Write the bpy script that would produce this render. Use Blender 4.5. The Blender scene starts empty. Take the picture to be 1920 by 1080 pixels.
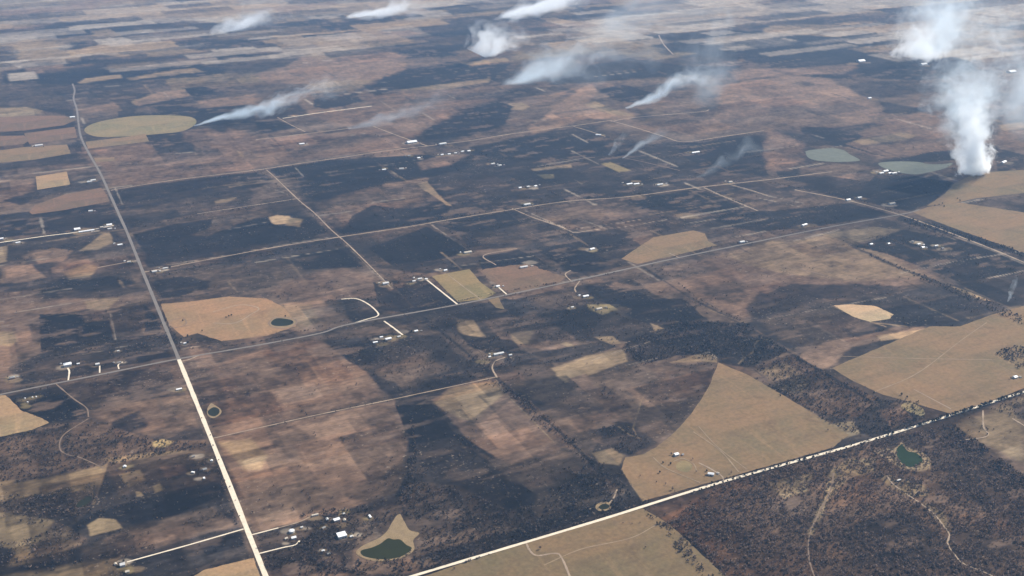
import bpy, math, random
import numpy as np
R = math.radians
scene = bpy.context.scene
col = scene.collection
random.seed(7)
rng = np.random.default_rng(7)

# ---------------------------------------------------------------- camera, light, exposure
H = 1500.0                                   # flying height above the plain, metres
PITCH, ROLL, FPX = 21.844, -1.193, 2138.0    # degrees below the horizon, bank, focal length in 1920-wide pixels
P, Q = R(PITCH), R(ROLL)
FWD = np.array([0, math.cos(P), -math.sin(P)]); RT = np.array([1.0, 0, 0]); UP = np.cross(RT, FWD)
R2 = RT * math.cos(Q) + UP * math.sin(Q); U2 = -RT * math.sin(Q) + UP * math.cos(Q)
cd = bpy.data.cameras.new('camera'); cam = bpy.data.objects.new('camera', cd); col.objects.link(cam)
cd.sensor_width = 36.0; cd.lens = 36.0 * FPX / 1920.0; cd.clip_start = 5.0; cd.clip_end = 200000.0
from mathutils import Matrix, Vector
m = Matrix.Identity(4)
for i in range(3):
    m[i][0] = R2[i]; m[i][1] = U2[i]; m[i][2] = -FWD[i]
m[2][3] = H
cam.matrix_world = m
scene.camera = cam

SUN_AZ, SUN_EL = 30.0, 41.0                  # azimuth from +X towards +Y, elevation
w = bpy.data.worlds.new('World'); scene.world = w; w.use_nodes = True
nt = w.node_tree; bg = nt.nodes['Background']
sky = nt.nodes.new('ShaderNodeTexSky'); sky.sky_type = 'NISHITA'; sky.sun_disc = False
sky.sun_elevation = R(SUN_EL); sky.sun_rotation = R(90 - SUN_AZ)
nt.links.new(sky.outputs[0], bg.inputs[0]); bg.inputs[1].default_value = 0.07
sd = bpy.data.lights.new('sun', 'SUN'); so = bpy.data.objects.new('sun', sd); col.objects.link(so)
sd.energy = 4.2; sd.angle = R(0.5); sd.color = (1.0, 0.925, 0.81)
a, e = R(SUN_AZ), R(SUN_EL)
so.rotation_euler = Vector((math.cos(a) * math.cos(e), math.sin(a) * math.cos(e), math.sin(e))).to_track_quat('Z', 'Y').to_euler()
scene.view_settings.view_transform = 'Standard'; scene.view_settings.look = 'None'
scene.view_settings.exposure = 1.05; scene.view_settings.gamma = 1.0
scene.render.engine = 'CYCLES'
scene.cycles.max_bounces = 12; scene.cycles.volume_bounces = 8; scene.cycles.diffuse_bounces = 2
scene.cycles.use_denoising = True
scene.cycles.volume_max_steps = 256

# ---------------------------------------------------------------- helpers
def at(x, y, z=0.0):
    """the point of height z that stands where the survey sheet (1920 x 1080) has x, y"""
    d = FWD * FPX + R2 * (x - 960.0) - U2 * (y - 540.0)
    t = (z - H) / d[2]
    return np.array([d[0] * t, d[1] * t, z])
def at2(pts):
    p = np.asarray(pts, float)
    d = FWD[None] * FPX + R2[None] * (p[:, :1] - 960.0) - U2[None] * (p[:, 1:2] - 540.0)
    t = -H / d[:, 2:3]
    return d[:, :2] * t
def mpp(x, y):
    g = at(x, y); return math.sqrt(g[0]**2 + g[1]**2 + H * H) / FPX
TH = R(24.66)                                # the section roads' bearing
E1 = np.array([math.cos(TH), math.sin(TH)]); E2 = np.array([-E1[1], E1[0]])

def s2l(c):
    c = np.asarray(c, float) / 255.0
    return np.where(c < 0.04045, c / 12.92, ((c + 0.055) / 1.055) ** 2.4)
KA = 0.56                                     # photographed brightness to base colour
def alb(c): return s2l(c) * KA * np.array([1.05, 1.0, 0.88])      # base colours warmed, blue cut, to offset the blue haze

def hashv(ix, iy, s):
    n = (ix * 374761393 + iy * 668265263 + s * 1442695041) & 0x7fffffff
    n = ((n ^ (n >> 13)) * 1274126177) & 0x7fffffff
    return ((n ^ (n >> 16)) & 0xffff) / 65535.0
def vnoise(x, y, s=0):
    ix = np.floor(x).astype(np.int64); iy = np.floor(y).astype(np.int64)
    fx = x - ix; fy = y - iy
    fx = fx * fx * fx * (fx * (fx * 6 - 15) + 10); fy = fy * fy * fy * (fy * (fy * 6 - 15) + 10)
    a = hashv(ix, iy, s); b = hashv(ix + 1, iy, s); c = hashv(ix, iy + 1, s); d = hashv(ix + 1, iy + 1, s)
    return (a + (b - a) * fx) * (1 - fy) + (c + (d - c) * fx) * fy
def fbm(x, y, s=0, o=4):
    v = 0; amp = 0.5; t = 0
    for k in range(o):
        v = v + amp * vnoise(x, y, s + 17 * k); t += amp; amp *= 0.5; x = x * 2.03 + 11.3; y = y * 2.03 - 7.7
    return v / t                              # 0..1

def sdist(px, py, poly):
    """signed distance to a polygon, positive inside"""
    n = len(poly); best = np.full(px.shape, 1e18); inside = np.zeros(px.shape, bool)
    for i in range(n):
        ax, ay = poly[i]; bx, by = poly[(i + 1) % n]
        ex, ey = bx - ax, by - ay; L = ex * ex + ey * ey + 1e-9
        t = np.clip(((px - ax) * ex + (py - ay) * ey) / L, 0, 1)
        d = (px - ax - ex * t) ** 2 + (py - ay - ey * t) ** 2
        best = np.minimum(best, d)
        cr = ((ay > py) != (by > py)) & (px < (bx - ax) * (py - ay) / (by - ay + 1e-12) + ax)
        inside ^= cr
    s = np.sqrt(best)
    return np.where(inside, s, -s)
def ldist(px, py, pl):
    best = np.full(px.shape, 1e18)
    for i in range(len(pl) - 1):
        ax, ay = pl[i]; bx, by = pl[i + 1]
        ex, ey = bx - ax, by - ay; L = ex * ex + ey * ey + 1e-9
        t = np.clip(((px - ax) * ex + (py - ay) * ey) / L, 0, 1)
        best = np.minimum(best, (px - ax - ex * t) ** 2 + (py - ay - ey * t) ** 2)
    return np.sqrt(best)
def pts_of(s): return [tuple(float(v) for v in q.split(',')) for q in s.split()]

def mesh_obj(name, verts, faces, mat, parent=None, smooth=False):
    me = bpy.data.meshes.new(name)
    if isinstance(faces, np.ndarray):
        verts = np.asarray(verts, np.float32); nf, k = faces.shape
        me.vertices.add(len(verts)); me.vertices.foreach_set('co', verts.ravel())
        me.loops.add(nf * k); me.loops.foreach_set('vertex_index', faces.astype(np.int32).ravel())
        me.polygons.add(nf); me.polygons.foreach_set('loop_start', np.arange(0, nf * k, k, dtype=np.int32))
        me.update(calc_edges=True)
    else:
        me.from_pydata([tuple(map(float, v)) for v in verts], [], faces); me.update()
    if mat: me.materials.append(mat)
    if smooth: me.polygons.foreach_set('use_smooth', [True] * len(me.polygons))
    o = bpy.data.objects.new(name, me); col.objects.link(o)
    if parent: o.parent = parent
    return o
def tag(o, label=None, cat=None, group=None, kind=None):
    if label: o['label'] = label
    if cat: o['category'] = cat
    if group: o['group'] = group
    if kind: o['kind'] = kind
    return o

# ---------------------------------------------------------------- materials
def mat(name, c, rough=0.9, var=0.25, scale=0.05, c2=None, spec=0.1, detail=6.0, fine=None):
    ma = bpy.data.materials.new(name); ma.use_nodes = True
    n = ma.node_tree.nodes; l = ma.node_tree.links; b = n['Principled BSDF']
    b.inputs['Roughness'].default_value = rough; b.inputs['Specular IOR Level'].default_value = spec
    tc = n.new('ShaderNodeTexCoord'); no = n.new('ShaderNodeTexNoise')
    no.inputs['Scale'].default_value = scale; no.inputs['Detail'].default_value = detail; no.inputs['Roughness'].default_value = 0.65
    l.new(tc.outputs['Object'], no.inputs['Vector'])
    mx = n.new('ShaderNodeMix'); mx.data_type = 'RGBA'
    c = np.asarray(c, float)
    lo = c * (1 - var); hi = np.asarray(c2, float) if c2 is not None else c * (1 + var)
    mx.inputs[6].default_value = (*lo, 1); mx.inputs[7].default_value = (*hi, 1)
    rp = n.new('ShaderNodeMapRange'); rp.inputs[1].default_value = 0.3; rp.inputs[2].default_value = 0.7
    l.new(no.outputs[0], rp.inputs[0]); l.new(rp.outputs[0], mx.inputs[0])
    out = mx.outputs[2]
    if fine:
        n2 = n.new('ShaderNodeTexNoise'); n2.inputs['Scale'].default_value = fine[0]; n2.inputs['Detail'].default_value = 3
        l.new(tc.outputs['Object'], n2.inputs['Vector'])
        r2 = n.new('ShaderNodeMapRange'); r2.inputs[1].default_value = 0.3; r2.inputs[2].default_value = 0.7
        r2.inputs[3].default_value = 1 - fine[1]; r2.inputs[4].default_value = 1 + fine[1]
        l.new(n2.outputs[0], r2.inputs[0])
        vm = n.new('ShaderNodeVectorMath'); vm.operation = 'SCALE'
        l.new(out, vm.inputs[0]); l.new(r2.outputs[0], vm.inputs['Scale']); out = vm.outputs[0]
    l.new(out, b.inputs['Base Color'])
    return ma
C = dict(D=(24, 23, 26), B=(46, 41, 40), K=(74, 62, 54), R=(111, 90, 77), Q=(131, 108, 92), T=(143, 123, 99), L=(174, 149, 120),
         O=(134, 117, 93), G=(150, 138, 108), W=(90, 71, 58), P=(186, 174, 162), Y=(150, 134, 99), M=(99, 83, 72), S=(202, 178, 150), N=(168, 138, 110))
MAT = {}
MAT['gravel'] = mat('pale_gravel', alb((252, 241, 226)), var=0.12, scale=0.08, fine=(0.4, 0.08))
MAT['asphalt'] = mat('worn_asphalt', alb((138, 132, 130)), var=0.12, scale=0.03, fine=(0.3, 0.06))
MAT['dirt'] = mat('dirt_track', alb((176, 158, 142)), var=0.22, scale=0.03, fine=(0.3, 0.1))
MAT['faint'] = mat('faint_track', alb((140, 122, 110)), var=0.2, scale=0.03, fine=(0.3, 0.1))
MAT['trace'] = mat('grass_wheel_trace', alb((166, 148, 126)), var=0.2, scale=0.03, fine=(0.3, 0.1))
MAT['sand'] = mat('pond_bank_sand', alb((156, 137, 110)), var=0.2, scale=0.05, fine=(0.3, 0.15))
MAT['roof_white'] = mat('white_metal_roof', (0.66, 0.66, 0.65), rough=0.5, var=0.05, scale=0.3, spec=0.4)
MAT['roof_dull'] = mat('weathered_metal_roof', (0.46, 0.45, 0.43), rough=0.6, var=0.08, scale=0.3, spec=0.3)
MAT['roof_grey'] = mat('grey_shingle_roof', (0.20, 0.20, 0.195), var=0.15, scale=0.5)
MAT['roof_tan'] = mat('tan_metal_roof', (0.40, 0.35, 0.28), var=0.1, scale=0.5)
MAT['wall'] = mat('pale_siding', (0.42, 0.40, 0.37), var=0.08, scale=0.4)
MAT['wall_brick'] = mat('brick_wall', (0.30, 0.20, 0.16), var=0.15, scale=0.6)
MAT['glass'] = mat('window_glass', (0.03, 0.035, 0.04), rough=0.1, var=0.1, spec=0.5)
MAT['door'] = mat('door_paint', (0.20, 0.16, 0.13), var=0.1)
MAT['bark'] = mat('bark', (0.07, 0.055, 0.05), var=0.25, scale=0.6)
MAT['bare'] = mat('bare_twigs', (0.155, 0.108, 0.082), var=0.35, scale=0.12)
MAT['brown'] = mat('dry_brown_leaves', (0.15, 0.10, 0.072), var=0.35, scale=0.12)
MAT['ashen'] = mat('ash_grey_twigs', (0.090, 0.074, 0.064), var=0.35, scale=0.12)
MAT['cedar'] = mat('dark_cedar_foliage', (0.022, 0.025, 0.018), var=0.35, scale=0.2)
MAT['char'] = mat('charred_twigs', (0.022, 0.020, 0.020), var=0.4, scale=0.12)

# ---------------------------------------------------------------- the ground: one sheet, its burn scars and fields kept as a colour attribute
az_f = np.radians(np.arange(-37.5, 37.5001, 0.056)); az_c = np.radians(np.arange(42, 318, 6.0))
AZ = np.concatenate([az_f, az_c]); NA = len(AZ)
dep = np.concatenate([[89.0, 80, 70, 60, 52, 46], np.arange(42.0, 6.0, -0.043), np.arange(6.0, 1.49, -0.08)])
RD = H / np.tan(np.radians(dep)); NR = len(RD)
GX = (RD[:, None] * np.sin(AZ)[None]).ravel(); GY = (RD[:, None] * np.cos(AZ)[None]).ravel()
wx = GX; wy = GY
gu = wx * E1[0] + wy * E1[1]; gv = wx * E2[0] + wy * E2[1]
D_ = np.sqrt(wx * wx + wy * wy)
# broad mottling of half burned prairie
n1 = fbm(gu / 900.0, gv / 650.0, 1, 5); n2 = fbm(gu / 260.0, gv / 200.0, 5, 4)
colr = np.empty((len(wx), 3)); 
tmix = np.clip((0.65 * n1 + 0.35 * n2 - 0.40) / 0.22, 0, 1)[:, None]
colr[:] = alb(C['B']) * (1 - tmix) + alb(C['M']) * tmix
EN1 = fbm(gu / 120.0, gv / 120.0, 21, 4) - 0.5
EN2 = fbm(gu / 30.0, gv / 30.0, 31, 3) - 0.5
MOT = fbm(gu / 70.0, gv / 110.0, 41, 4)
ordr = np.arange(len(wx))
def layer(cls, poly, feather, noise, alpha=1.0, mott=0.0):
    poly = np.asarray(poly); mrg = feather + noise * 2 + 1
    lo = poly.min(0) - mrg; hi = poly.max(0) + mrg
    k = np.nonzero((wx > lo[0]) & (wx < hi[0]) & (wy > lo[1]) & (wy < hi[1]))[0]
    if not len(k): return
    s = sdist(wx[k], wy[k], poly) + noise * (EN1[k] * 2.4 + EN2[k] * 0.8)
    a = np.clip(s / (2 * feather) + 0.5, 0, 1); a = a * a * (3 - 2 * a) * alpha
    if mott: a = a * np.clip(1 - mott + mott * 2.2 * (MOT[k] - 0.5) * 2 + mott * 0.6, 0, 1)
    c = alb(C[cls]) if isinstance(cls, str) else alb(cls)
    colr[k] = colr[k] * (1 - a[:, None]) + c * a[:, None]
def strip(cls, pl, width, feather, noise, alpha=1.0):
    pl = np.asarray(pl); mrg = width + feather + noise * 2
    lo = pl.min(0) - mrg; hi = pl.max(0) + mrg
    k = np.nonzero((wx > lo[0]) & (wx < hi[0]) & (wy > lo[1]) & (wy < hi[1]))[0]
    if not len(k): return
    s = width / 2 - ldist(wx[k], wy[k], pl) + noise * (EN1[k] * 1.2 + EN2[k] * 1.2)
    a = np.clip(s / (2 * feather) + 0.5, 0, 1) * alpha
    c = alb(C[cls]) if isinstance(cls, str) else alb(cls)
    colr[k] = colr[k] * (1 - a[:, None]) + c * a[:, None]

# far patchwork of fields laid on the section grid
fr = np.random.default_rng(11)
for i in range(900):
    u0 = fr.uniform(-6000, 30000); v0 = fr.uniform(6500, 42000)
    dw = fr.uniform(150, 620) * (1 + max(0, v0 - 9000) / 14000); dv = fr.uniform(90, 420) * (1 + max(0, v0 - 9000) / 14000)
    c0 = E1 * u0 + E2 * v0
    if c0[1] < 6300: continue
    q = [E1 * (u0 + sx * dw) + E2 * (v0 + sy * dv) for sx, sy in ((-1, -1), (1, -1), (1, 1), (-1, 1))]
    cl = fr.choice(['T', 'Q', 'L', 'O', 'D', 'B', 'B', 'K', 'D', 'P'])
    layer(cl, q, fr.uniform(8, 50), fr.uniform(10, 70), fr.uniform(0.45, 0.9))

LAY = """
// ---- far zone
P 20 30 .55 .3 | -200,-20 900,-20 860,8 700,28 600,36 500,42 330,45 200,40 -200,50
L 20 30 .5 .4 | 230,0 420,-5 390,14 280,17
T 10 20 .9 | 38,95 110,92 150,97 145,108 90,115 30,116
L 8 15 .7 | 150,90 250,74 262,80 190,95 150,105
T 8 15 .6 | 180,100 270,90 300,97 220,108
Q 8 15 .8 | 275,62 360,58 390,62 340,78 300,82 285,70
T 6 12 .8 | 265,90 330,88 385,97 360,106 280,106
D 20 30 .8 | 0,130 120,112 280,108 480,100 640,88 800,60 900,40 930,60 880,100 560,130 300,140 100,150 0,160
D 20 40 .75 | -60,60 200,45 500,40 620,48 640,66 480,82 300,58 220,80 -60,92
B 20 40 .8 | 640,28 900,12 960,30 880,60 640,60
D 15 30 .9 | 70,140 330,120 480,120 460,135 300,150 140,160 70,155
T 5 6 1 | 145,155 160,147 225,140 230,146 150,157
T 5 8 .9 | 235,147 275,140 330,130 365,128 380,135 320,140 245,151
T 8 8 .8 | 490,75 565,67 575,71 500,82
Q 8 8 .7 | 650,62 690,55 735,60 660,68
Q 20 30 1 | 470,140 540,120 600,90 650,80 690,85 720,95 770,105 750,115 760,130 700,150 600,165 520,160
T 15 15 .7 | 560,160 620,150 700,150 660,170 590,175
T 15 20 .6 | 560,95 650,82 700,100 600,112
K 30 30 .8 | 420,110 560,98 540,120 470,140 430,150
D 20 30 .9 | 690,165 760,130 850,115 960,120 930,150 820,165 700,180
D 20 30 .8 | 700,80 850,60 960,50 950,70 860,90 850,105 760,105
T 5 8 .9 | 860,118 950,108 955,115 885,124
T 8 8 .8 | 750,168 920,147 915,155 760,178
Q 20 20 .7 | 480,180 560,175 600,170 560,190 490,200
K 30 30 .8 | 430,160 520,150 580,160 500,190 440,190
// ---- right far
T 30 60 .55 .3 | 1050,40 1300,15 1500,0 1460,40 1300,62 1120,70
L 20 40 .5 | 1130,-5 1450,-10 1440,30 1200,30
Q 20 30 .6 | 1010,40 1150,36 1140,52 1020,54
D 20 40 .85 | 1100,75 1300,60 1460,55 1700,60 1760,75 1600,110 1440,120 1340,110 1180,100 1100,85
D 20 40 .6 | 1460,30 1700,5 1720,40 1560,45
L 8 10 .8 | 1605,12 1640,8 1690,13 1640,18
T 10 15 .8 | 1460,20 1510,13 1560,20 1530,27
T 10 20 .85 | 1425,58 1440,48 1560,45 1625,55 1580,70 1500,65 1440,65
O 20 20 .7 | 960,95 1060,90 1180,80 1240,90 1300,100 1240,112 1120,100 960,115
D 15 20 .9 | 1020,160 1080,125 1180,110 1300,125 1400,122 1340,140 1180,150 1060,158
M 15 20 .9 | 1100,155 1200,148 1320,140 1310,150 1200,160 1120,165
D 15 20 .95 | 1120,170 1160,158 1200,162 1240,180 1200,195 1150,188
D 20 30 .9 | 1570,90 1640,95 1800,105 1830,130 1760,150 1640,148 1600,130
D 20 30 .7 | 1440,100 1560,85 1620,100 1600,118 1500,128 1440,128
Q 12 20 .95 | 1365,135 1440,128 1480,128 1600,120 1612,128 1560,138 1480,142 1380,150
D 6 12 .8 | 1455,150 1500,142 1540,139 1590,145 1610,150 1540,146 1500,147 1460,152
Q 25 30 1 | 1330,165 1420,148 1500,142 1560,148 1590,165 1600,178 1640,182 1655,205 1630,230 1560,240 1500,235 1420,215 1350,195
M 20 20 .7 | 1420,190 1500,195 1540,210 1600,230 1560,240 1500,235 1420,215
B 20 20 .8 | 1585,160 1640,150 1780,155 1800,175 1700,185 1620,182
M 25 20 .8 | 1640,185 1780,170 1790,200 1740,225 1660,215
D 15 15 .8 | 1650,190 1740,205 1720,215 1660,212
R 20 20 .9 | 1660,225 1780,200 1790,260 1700,265 1600,275 1580,268
T 8 8 .9 | 1600,265 1690,248 1720,255 1700,262 1620,272
R 25 20 .8 | 1580,275 1780,262 1790,280 1700,295 1640,300
D 8 10 1 | 1500,238 1560,240 1620,255 1580,272 1540,262 1505,250
D 4 4 1 | 1530,272 1568,265 1640,288 1720,305 1790,300 1785,282 1740,285 1690,298 1640,290 1590,275
K 10 8 .9 | 1510,275 1550,271 1600,280 1640,295 1660,305 1620,305 1590,290
D 8 8 .9 | 1860,275 1920,290 1920,330 1870,320
R 15 15 .9 | 1870,240 1920,225 1920,285 1870,275
L 8 8 .8 | 1875,235 1920,228 1920,240 1880,246
M 20 20 .9 | 1830,150 1920,140 1920,225 1850,230
// ---- centre far
Q 15 20 1 | 990,240 1010,225 1040,200 1080,170 1110,155 1120,175 1100,190 1160,205 1200,215 1180,225 1100,222 1050,240 1000,250
Q 15 15 .7 | 960,185 1040,175 1080,165 1020,195 970,200
T 6 6 1 | 1095,195 1115,190 1140,200 1190,218 1150,215 1110,203
T 5 5 .9 | 953,195 980,192 995,200 980,208 955,205
M 15 20 .9 | 1190,220 1310,210 1440,195 1500,215 1440,245 1350,258 1280,265 1220,245
R 15 20 .7 | 1310,210 1400,190 1440,190 1440,215 1350,225
K 20 20 .8 | 1200,225 1290,222 1330,235 1280,255 1220,240
D 12 15 1 | 790,245 850,210 940,190 960,200 950,235 880,255 800,262
R 25 20 1 .2 | 580,215 700,197 830,190 930,185 860,210 800,240 760,262 620,280 500,295 480,280 600,262 650,240
R 20 20 .9 | 480,265 600,245 650,242 560,260 490,275
R 25 15 1 | 480,262 620,250 700,245 790,268 650,290 500,310 480,312
K 20 15 .7 | 600,262 680,250 720,255 640,280 560,285
D 10 12 .9 | 590,185 670,175 680,190 610,205 590,200
D 15 15 .8 | 480,205 560,195 580,215 500,225 480,225
R 10 10 .8 | 680,185 760,170 900,165 900,172 740,192 690,195
D 12 12 .9 | 480,230 520,225 560,240 500,250 480,245
// ---- left upper
B 20 20 .7 | -40,165 130,158 140,215 60,205 -40,210
K 15 15 .8 | 50,175 110,170 110,195 60,195
O 8 8 .9 | -20,203 45,200 80,207 75,213 0,222 -20,222
D 10 10 .7 | 70,205 140,205 145,218 100,212
B 5 4 .9 | -20,250 45,245 150,225 152,240 120,250 45,258 -20,258
D 4 4 .8 | 40,260 55,262 60,275 52,290 40,270
B 4 4 .9 | 120,275 150,262 155,285 132,285
B 20 15 .9 | -20,312 140,285 170,300 150,318 -20,335
M 15 15 .9 | 0,320 150,305 160,318 70,330 0,345
Q 12 12 .9 | -20,340 65,335 65,355 30,375 -20,380
M 12 12 .9 | 130,325 180,315 195,335 140,345
B 15 12 .9 | 10,375 70,355 180,330 205,340 195,350 100,362 40,385
D 10 10 .9 | -20,405 210,380 225,420 140,432 -20,448
Q 10 12 1 | 145,205 205,195 215,185 245,182 235,200 150,215
M 15 12 .9 | 150,215 230,200 250,210 240,225 160,230
B 15 12 .9 | 205,188 245,178 260,200 235,208
D 15 15 .8 | 290,200 345,190 370,205 300,215
B 8 8 .9 | 220,210 255,205 250,220 225,225
T 8 8 1 | 245,190 300,172 345,167 355,178 300,188 255,197
D 5 4 1 | 345,165 385,162 405,173 360,183
Q 20 20 .9 | 370,190 450,180 480,175 480,195 400,205
D 10 10 .95 | 370,205 480,195 480,230 400,235 362,222
R 15 12 .95 | 340,245 390,240 420,250 430,240 460,245 490,270 440,290 380,280 345,265
B 12 12 .9 | 290,260 360,268 370,285 300,292 285,280
R 15 12 .95 | 160,270 270,265 295,285 230,300 180,290
K 4 4 .9 | 160,262 220,250 225,255 160,275
R 25 20 1 .2 | 180,300 300,290 400,285 480,300 480,315 340,335 210,350 195,330
K 15 10 .7 | 220,302 265,300 260,310 225,310
D 20 15 .9 | 200,355 330,340 480,322 520,335 500,345 480,352 300,380 215,400
B 20 15 .9 .3 | 215,395 300,375 470,352 480,385 370,400 260,425 230,430
K 15 10 .8 | 330,385 400,372 430,375 400,400 330,400
T 5 5 .9 | 403,377 450,368 430,378 405,382
// ---- middle left band
K 30 20 .9 .2 | 262,425 370,402 480,386 560,374 560,400 480,420 400,450 300,440
D 25 20 1 | 400,440 480,410 560,395 620,432 560,450 400,475 290,495 265,490 300,465
D 15 12 .9 | 265,460 300,445 420,440 400,480 275,502
L 5 5 1 | 503,407 520,403 545,405 540,418 515,422
O 8 6 .8 | 540,408 570,410 560,425 535,422
B 20 15 .9 | -30,455 200,425 240,450 150,470 -30,500
M 12 10 .9 | 38,480 65,468 110,470 80,485 45,488
R 20 15 .9 .2 | 95,505 110,490 170,485 190,505 130,520 80,520
D 25 15 .9 | 120,530 215,515 250,530 200,545 140,545
B 25 15 .8 | -30,520 120,510 160,530 -30,550
R 25 15 .9 .2 | -30,550 70,545 73,660 -30,670
T 12 8 .9 | -20,625 25,622 35,640 20,650 -20,648
R 20 15 .9 | 90,560 250,550 260,562 200,580 180,600 140,590 80,590
B 20 12 .8 | 74,545 160,530 270,540 280,552 160,560 80,560
D 4 4 .95 | 75,590 120,588 155,590 160,605 205,600 213,640 150,660 75,672
K 4 4 .9 | 205,578 268,572 268,620 240,640 218,640
D 10 6 .9 | 270,570 295,590 305,625 270,625
B 10 8 .9 | 75,660 330,620 335,670 240,690 40,722 20,690
D 12 8 .9 | 255,660 310,655 320,670 260,680
K 12 10 .9 | 270,525 480,495 520,480 560,510 500,540 400,560 290,555
D 20 12 .9 | 280,530 340,520 400,525 390,552 300,560
B 15 10 .9 | 270,515 640,455 650,462 560,485 400,500
D 5 5 .95 | 555,478 640,467 680,500 570,505
R 25 15 1 .2 | 500,545 560,520 640,505 700,520 740,555 640,562 560,560 520,565
K 15 8 .9 | 420,520 560,500 570,510 440,530
M 20 15 1 | 525,570 600,565 640,590 660,605 570,625 545,615
B 20 15 .9 | 640,560 700,560 720,590 660,605 645,590
// ---- band between D and C
B 20 20 .85 | 560,330 820,290 960,265 1130,260 1300,270 1420,250 1440,330 1300,352 960,392 640,440 560,372
D 25 15 1 | 560,345 700,320 800,340 850,380 820,418 640,440 590,400
M 35 25 .9 .3 | 590,380 680,350 760,340 800,350 780,385 700,400 640,425 610,410
D 12 10 1 | 500,318 620,300 800,290 900,310 820,330 600,340 520,335
D 15 12 .95 | 880,275 1000,255 1130,260 1140,290 1060,300 960,300 880,290
R 15 10 .9 | 790,320 840,310 880,290 830,290 780,305
R 10 8 .8 | 860,335 875,345 860,355 830,345
T 5 5 .9 | 780,345 800,340 820,365 850,388 838,385 810,365
Q 8 6 .7 | 715,345 800,333 800,340 720,352
B 15 12 .9 | 820,330 960,300 1100,310 1180,350 1060,378 960,390 860,395
T 5 4 .9 | 995,316 1070,308 1072,314 1000,321
Y 4 3 1 | 1005,327 1038,326 1040,334 1022,336
Y 4 3 1 | 1125,307 1145,304 1185,320 1160,323
B 4 3 1 | 1265,275 1290,275
D 6 6 1 | 1270,270 1420,255 1432,290 1440,330 1340,320 1280,295
D 6 6 1 | 1180,375 1305,355 1420,400 1300,400 1200,392
D 10 10 .9 | 1300,400 1440,395 1590,380 1670,402 1540,425 1350,415
D 12 10 .9 | 1440,300 1560,330 1620,340 1720,350 1790,342 1770,365 1710,393 1600,375 1480,350
D 4 3 1 | 1640,330 1700,328 1790,342 1770,362 1735,385 1700,395 1660,388 1600,372
R 20 15 .9 .2 | 1440,240 1510,270 1510,295 1480,320 1440,320 1430,280
M 15 10 .8 | 1500,300 1620,310 1600,330 1500,330
K 15 8 .8 | 1440,330 1520,345 1500,352 1440,345
T 6 5 .9 | 1180,368 1210,363 1215,372 1185,374
O 8 6 .8 .3 | 1255,405 1285,398 1340,408 1280,410
B 15 12 .95 | 840,415 960,395 1060,430 1180,445 1060,470 960,465 880,470
D 4 4 1 | 690,465 800,425 890,470 830,485 740,500
B 12 10 .9 | 700,500 900,480 980,465 1010,490 900,500 800,512
D 8 6 .9 | 900,482 970,468 1010,485 1000,495 920,500
B 12 10 .95 | 980,465 1060,440 1170,440 1220,470 1160,500 1080,520 1040,500
M 8 6 .8 | 1020,487 1050,490 1055,510 1030,500
D 6 6 .9 | 700,530 800,525 855,570 780,590 710,580
R 15 10 .9 | 720,535 760,530 740,550
R 10 6 1 | 895,505 980,495 1060,520 1050,530 960,552 905,520
D 8 6 .95 | 940,560 990,558 1010,580 960,590
B 15 12 .9 | 720,600 860,575 1060,540 1180,520 1300,590 1180,640 960,640 820,620
D 15 10 .95 | 1090,530 1160,545 1180,560 1320,600 1240,620 1160,580 1110,560
D 8 8 .9 | 1160,560 1280,560 1330,600 1230,618
K 15 12 .9 .3 | 980,555 1080,545 1100,570 1050,580 1000,575
R 10 8 .9 | 1150,525 1190,535 1180,545 1140,540
Y 5 6 .9 | 1100,570 1160,570 1175,575 1130,590 1105,582
T 8 8 .9 | 850,595 890,600 910,630 880,640 860,620
R 12 12 .9 .3 | 900,600 1000,590 1090,640 1060,660 960,650
T 8 8 .8 | 960,625 1000,620 990,645 965,645
T 8 6 .9 | 1060,640 1080,650 1075,655 1050,645
T 6 6 .9 | 1220,605 1265,615 1250,630 1230,625
T 6 5 .8 | 1115,632 1150,630 1165,645 1140,645
D 15 10 .9 | 860,625 960,640 1000,665 920,665 880,650
D 12 10 .85 | 1180,635 1300,600 1400,605 1480,660 1410,690 1350,680 1300,665 1200,680 1165,655
D 15 10 .6 | 1200,640 1300,615 1400,620 1460,660 1400,685
B 12 10 .95 | 940,690 1060,680 1160,650 1130,640 1000,660 940,670
// ---- big half burned block right of centre
R 25 20 1 .15 | 1240,505 1400,468 1560,440 1640,455 1760,520 1690,545 1560,560 1420,590 1390,600 1300,550
T 30 20 .65 .2 | 1360,480 1450,455 1560,440 1650,470 1740,520 1640,525 1500,520 1400,500
D 30 20 .8 | 1410,560 1480,530 1560,535 1700,535 1680,550 1540,560 1440,600 1400,610
K 20 15 .8 .2 | 1250,510 1330,500 1400,530 1380,570 1300,545
T 8 6 .8 | 1370,475 1400,490 1450,505 1420,500 1375,485
B 10 8 1 | 1390,605 1480,590 1660,560 1700,545 1790,535 1840,555 1885,570 1800,612 1690,612 1560,650 1500,665
D 15 10 .8 | 1680,570 1800,555 1870,575 1780,612 1700,612 1670,590
K 20 15 .9 | 1420,600 1560,575 1640,605 1600,630 1520,650 1470,640
Q 12 10 .9 | 1490,670 1560,640 1680,615 1740,612 1700,630 1600,650 1550,690 1530,690
L 6 5 .9 | 1640,628 1700,622 1745,615 1700,634 1650,640
T 5 4 .9 | 1780,535 1820,548 1860,565 1830,560 1800,550
D 4 4 1 | 1600,462 1640,452 1690,430 1800,450 1920,492 1920,512 1800,530 1740,505 1660,475
D 8 6 .9 | 1790,530 1840,528 1920,560 1920,580 1880,570
T 12 8 .9 | 1540,440 1600,430 1640,425 1690,430 1640,448 1600,458
D 4 4 .9 | 1690,405 1790,430 1920,470 1920,480 1780,440 1680,412
// ---- near band left of road A
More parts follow.
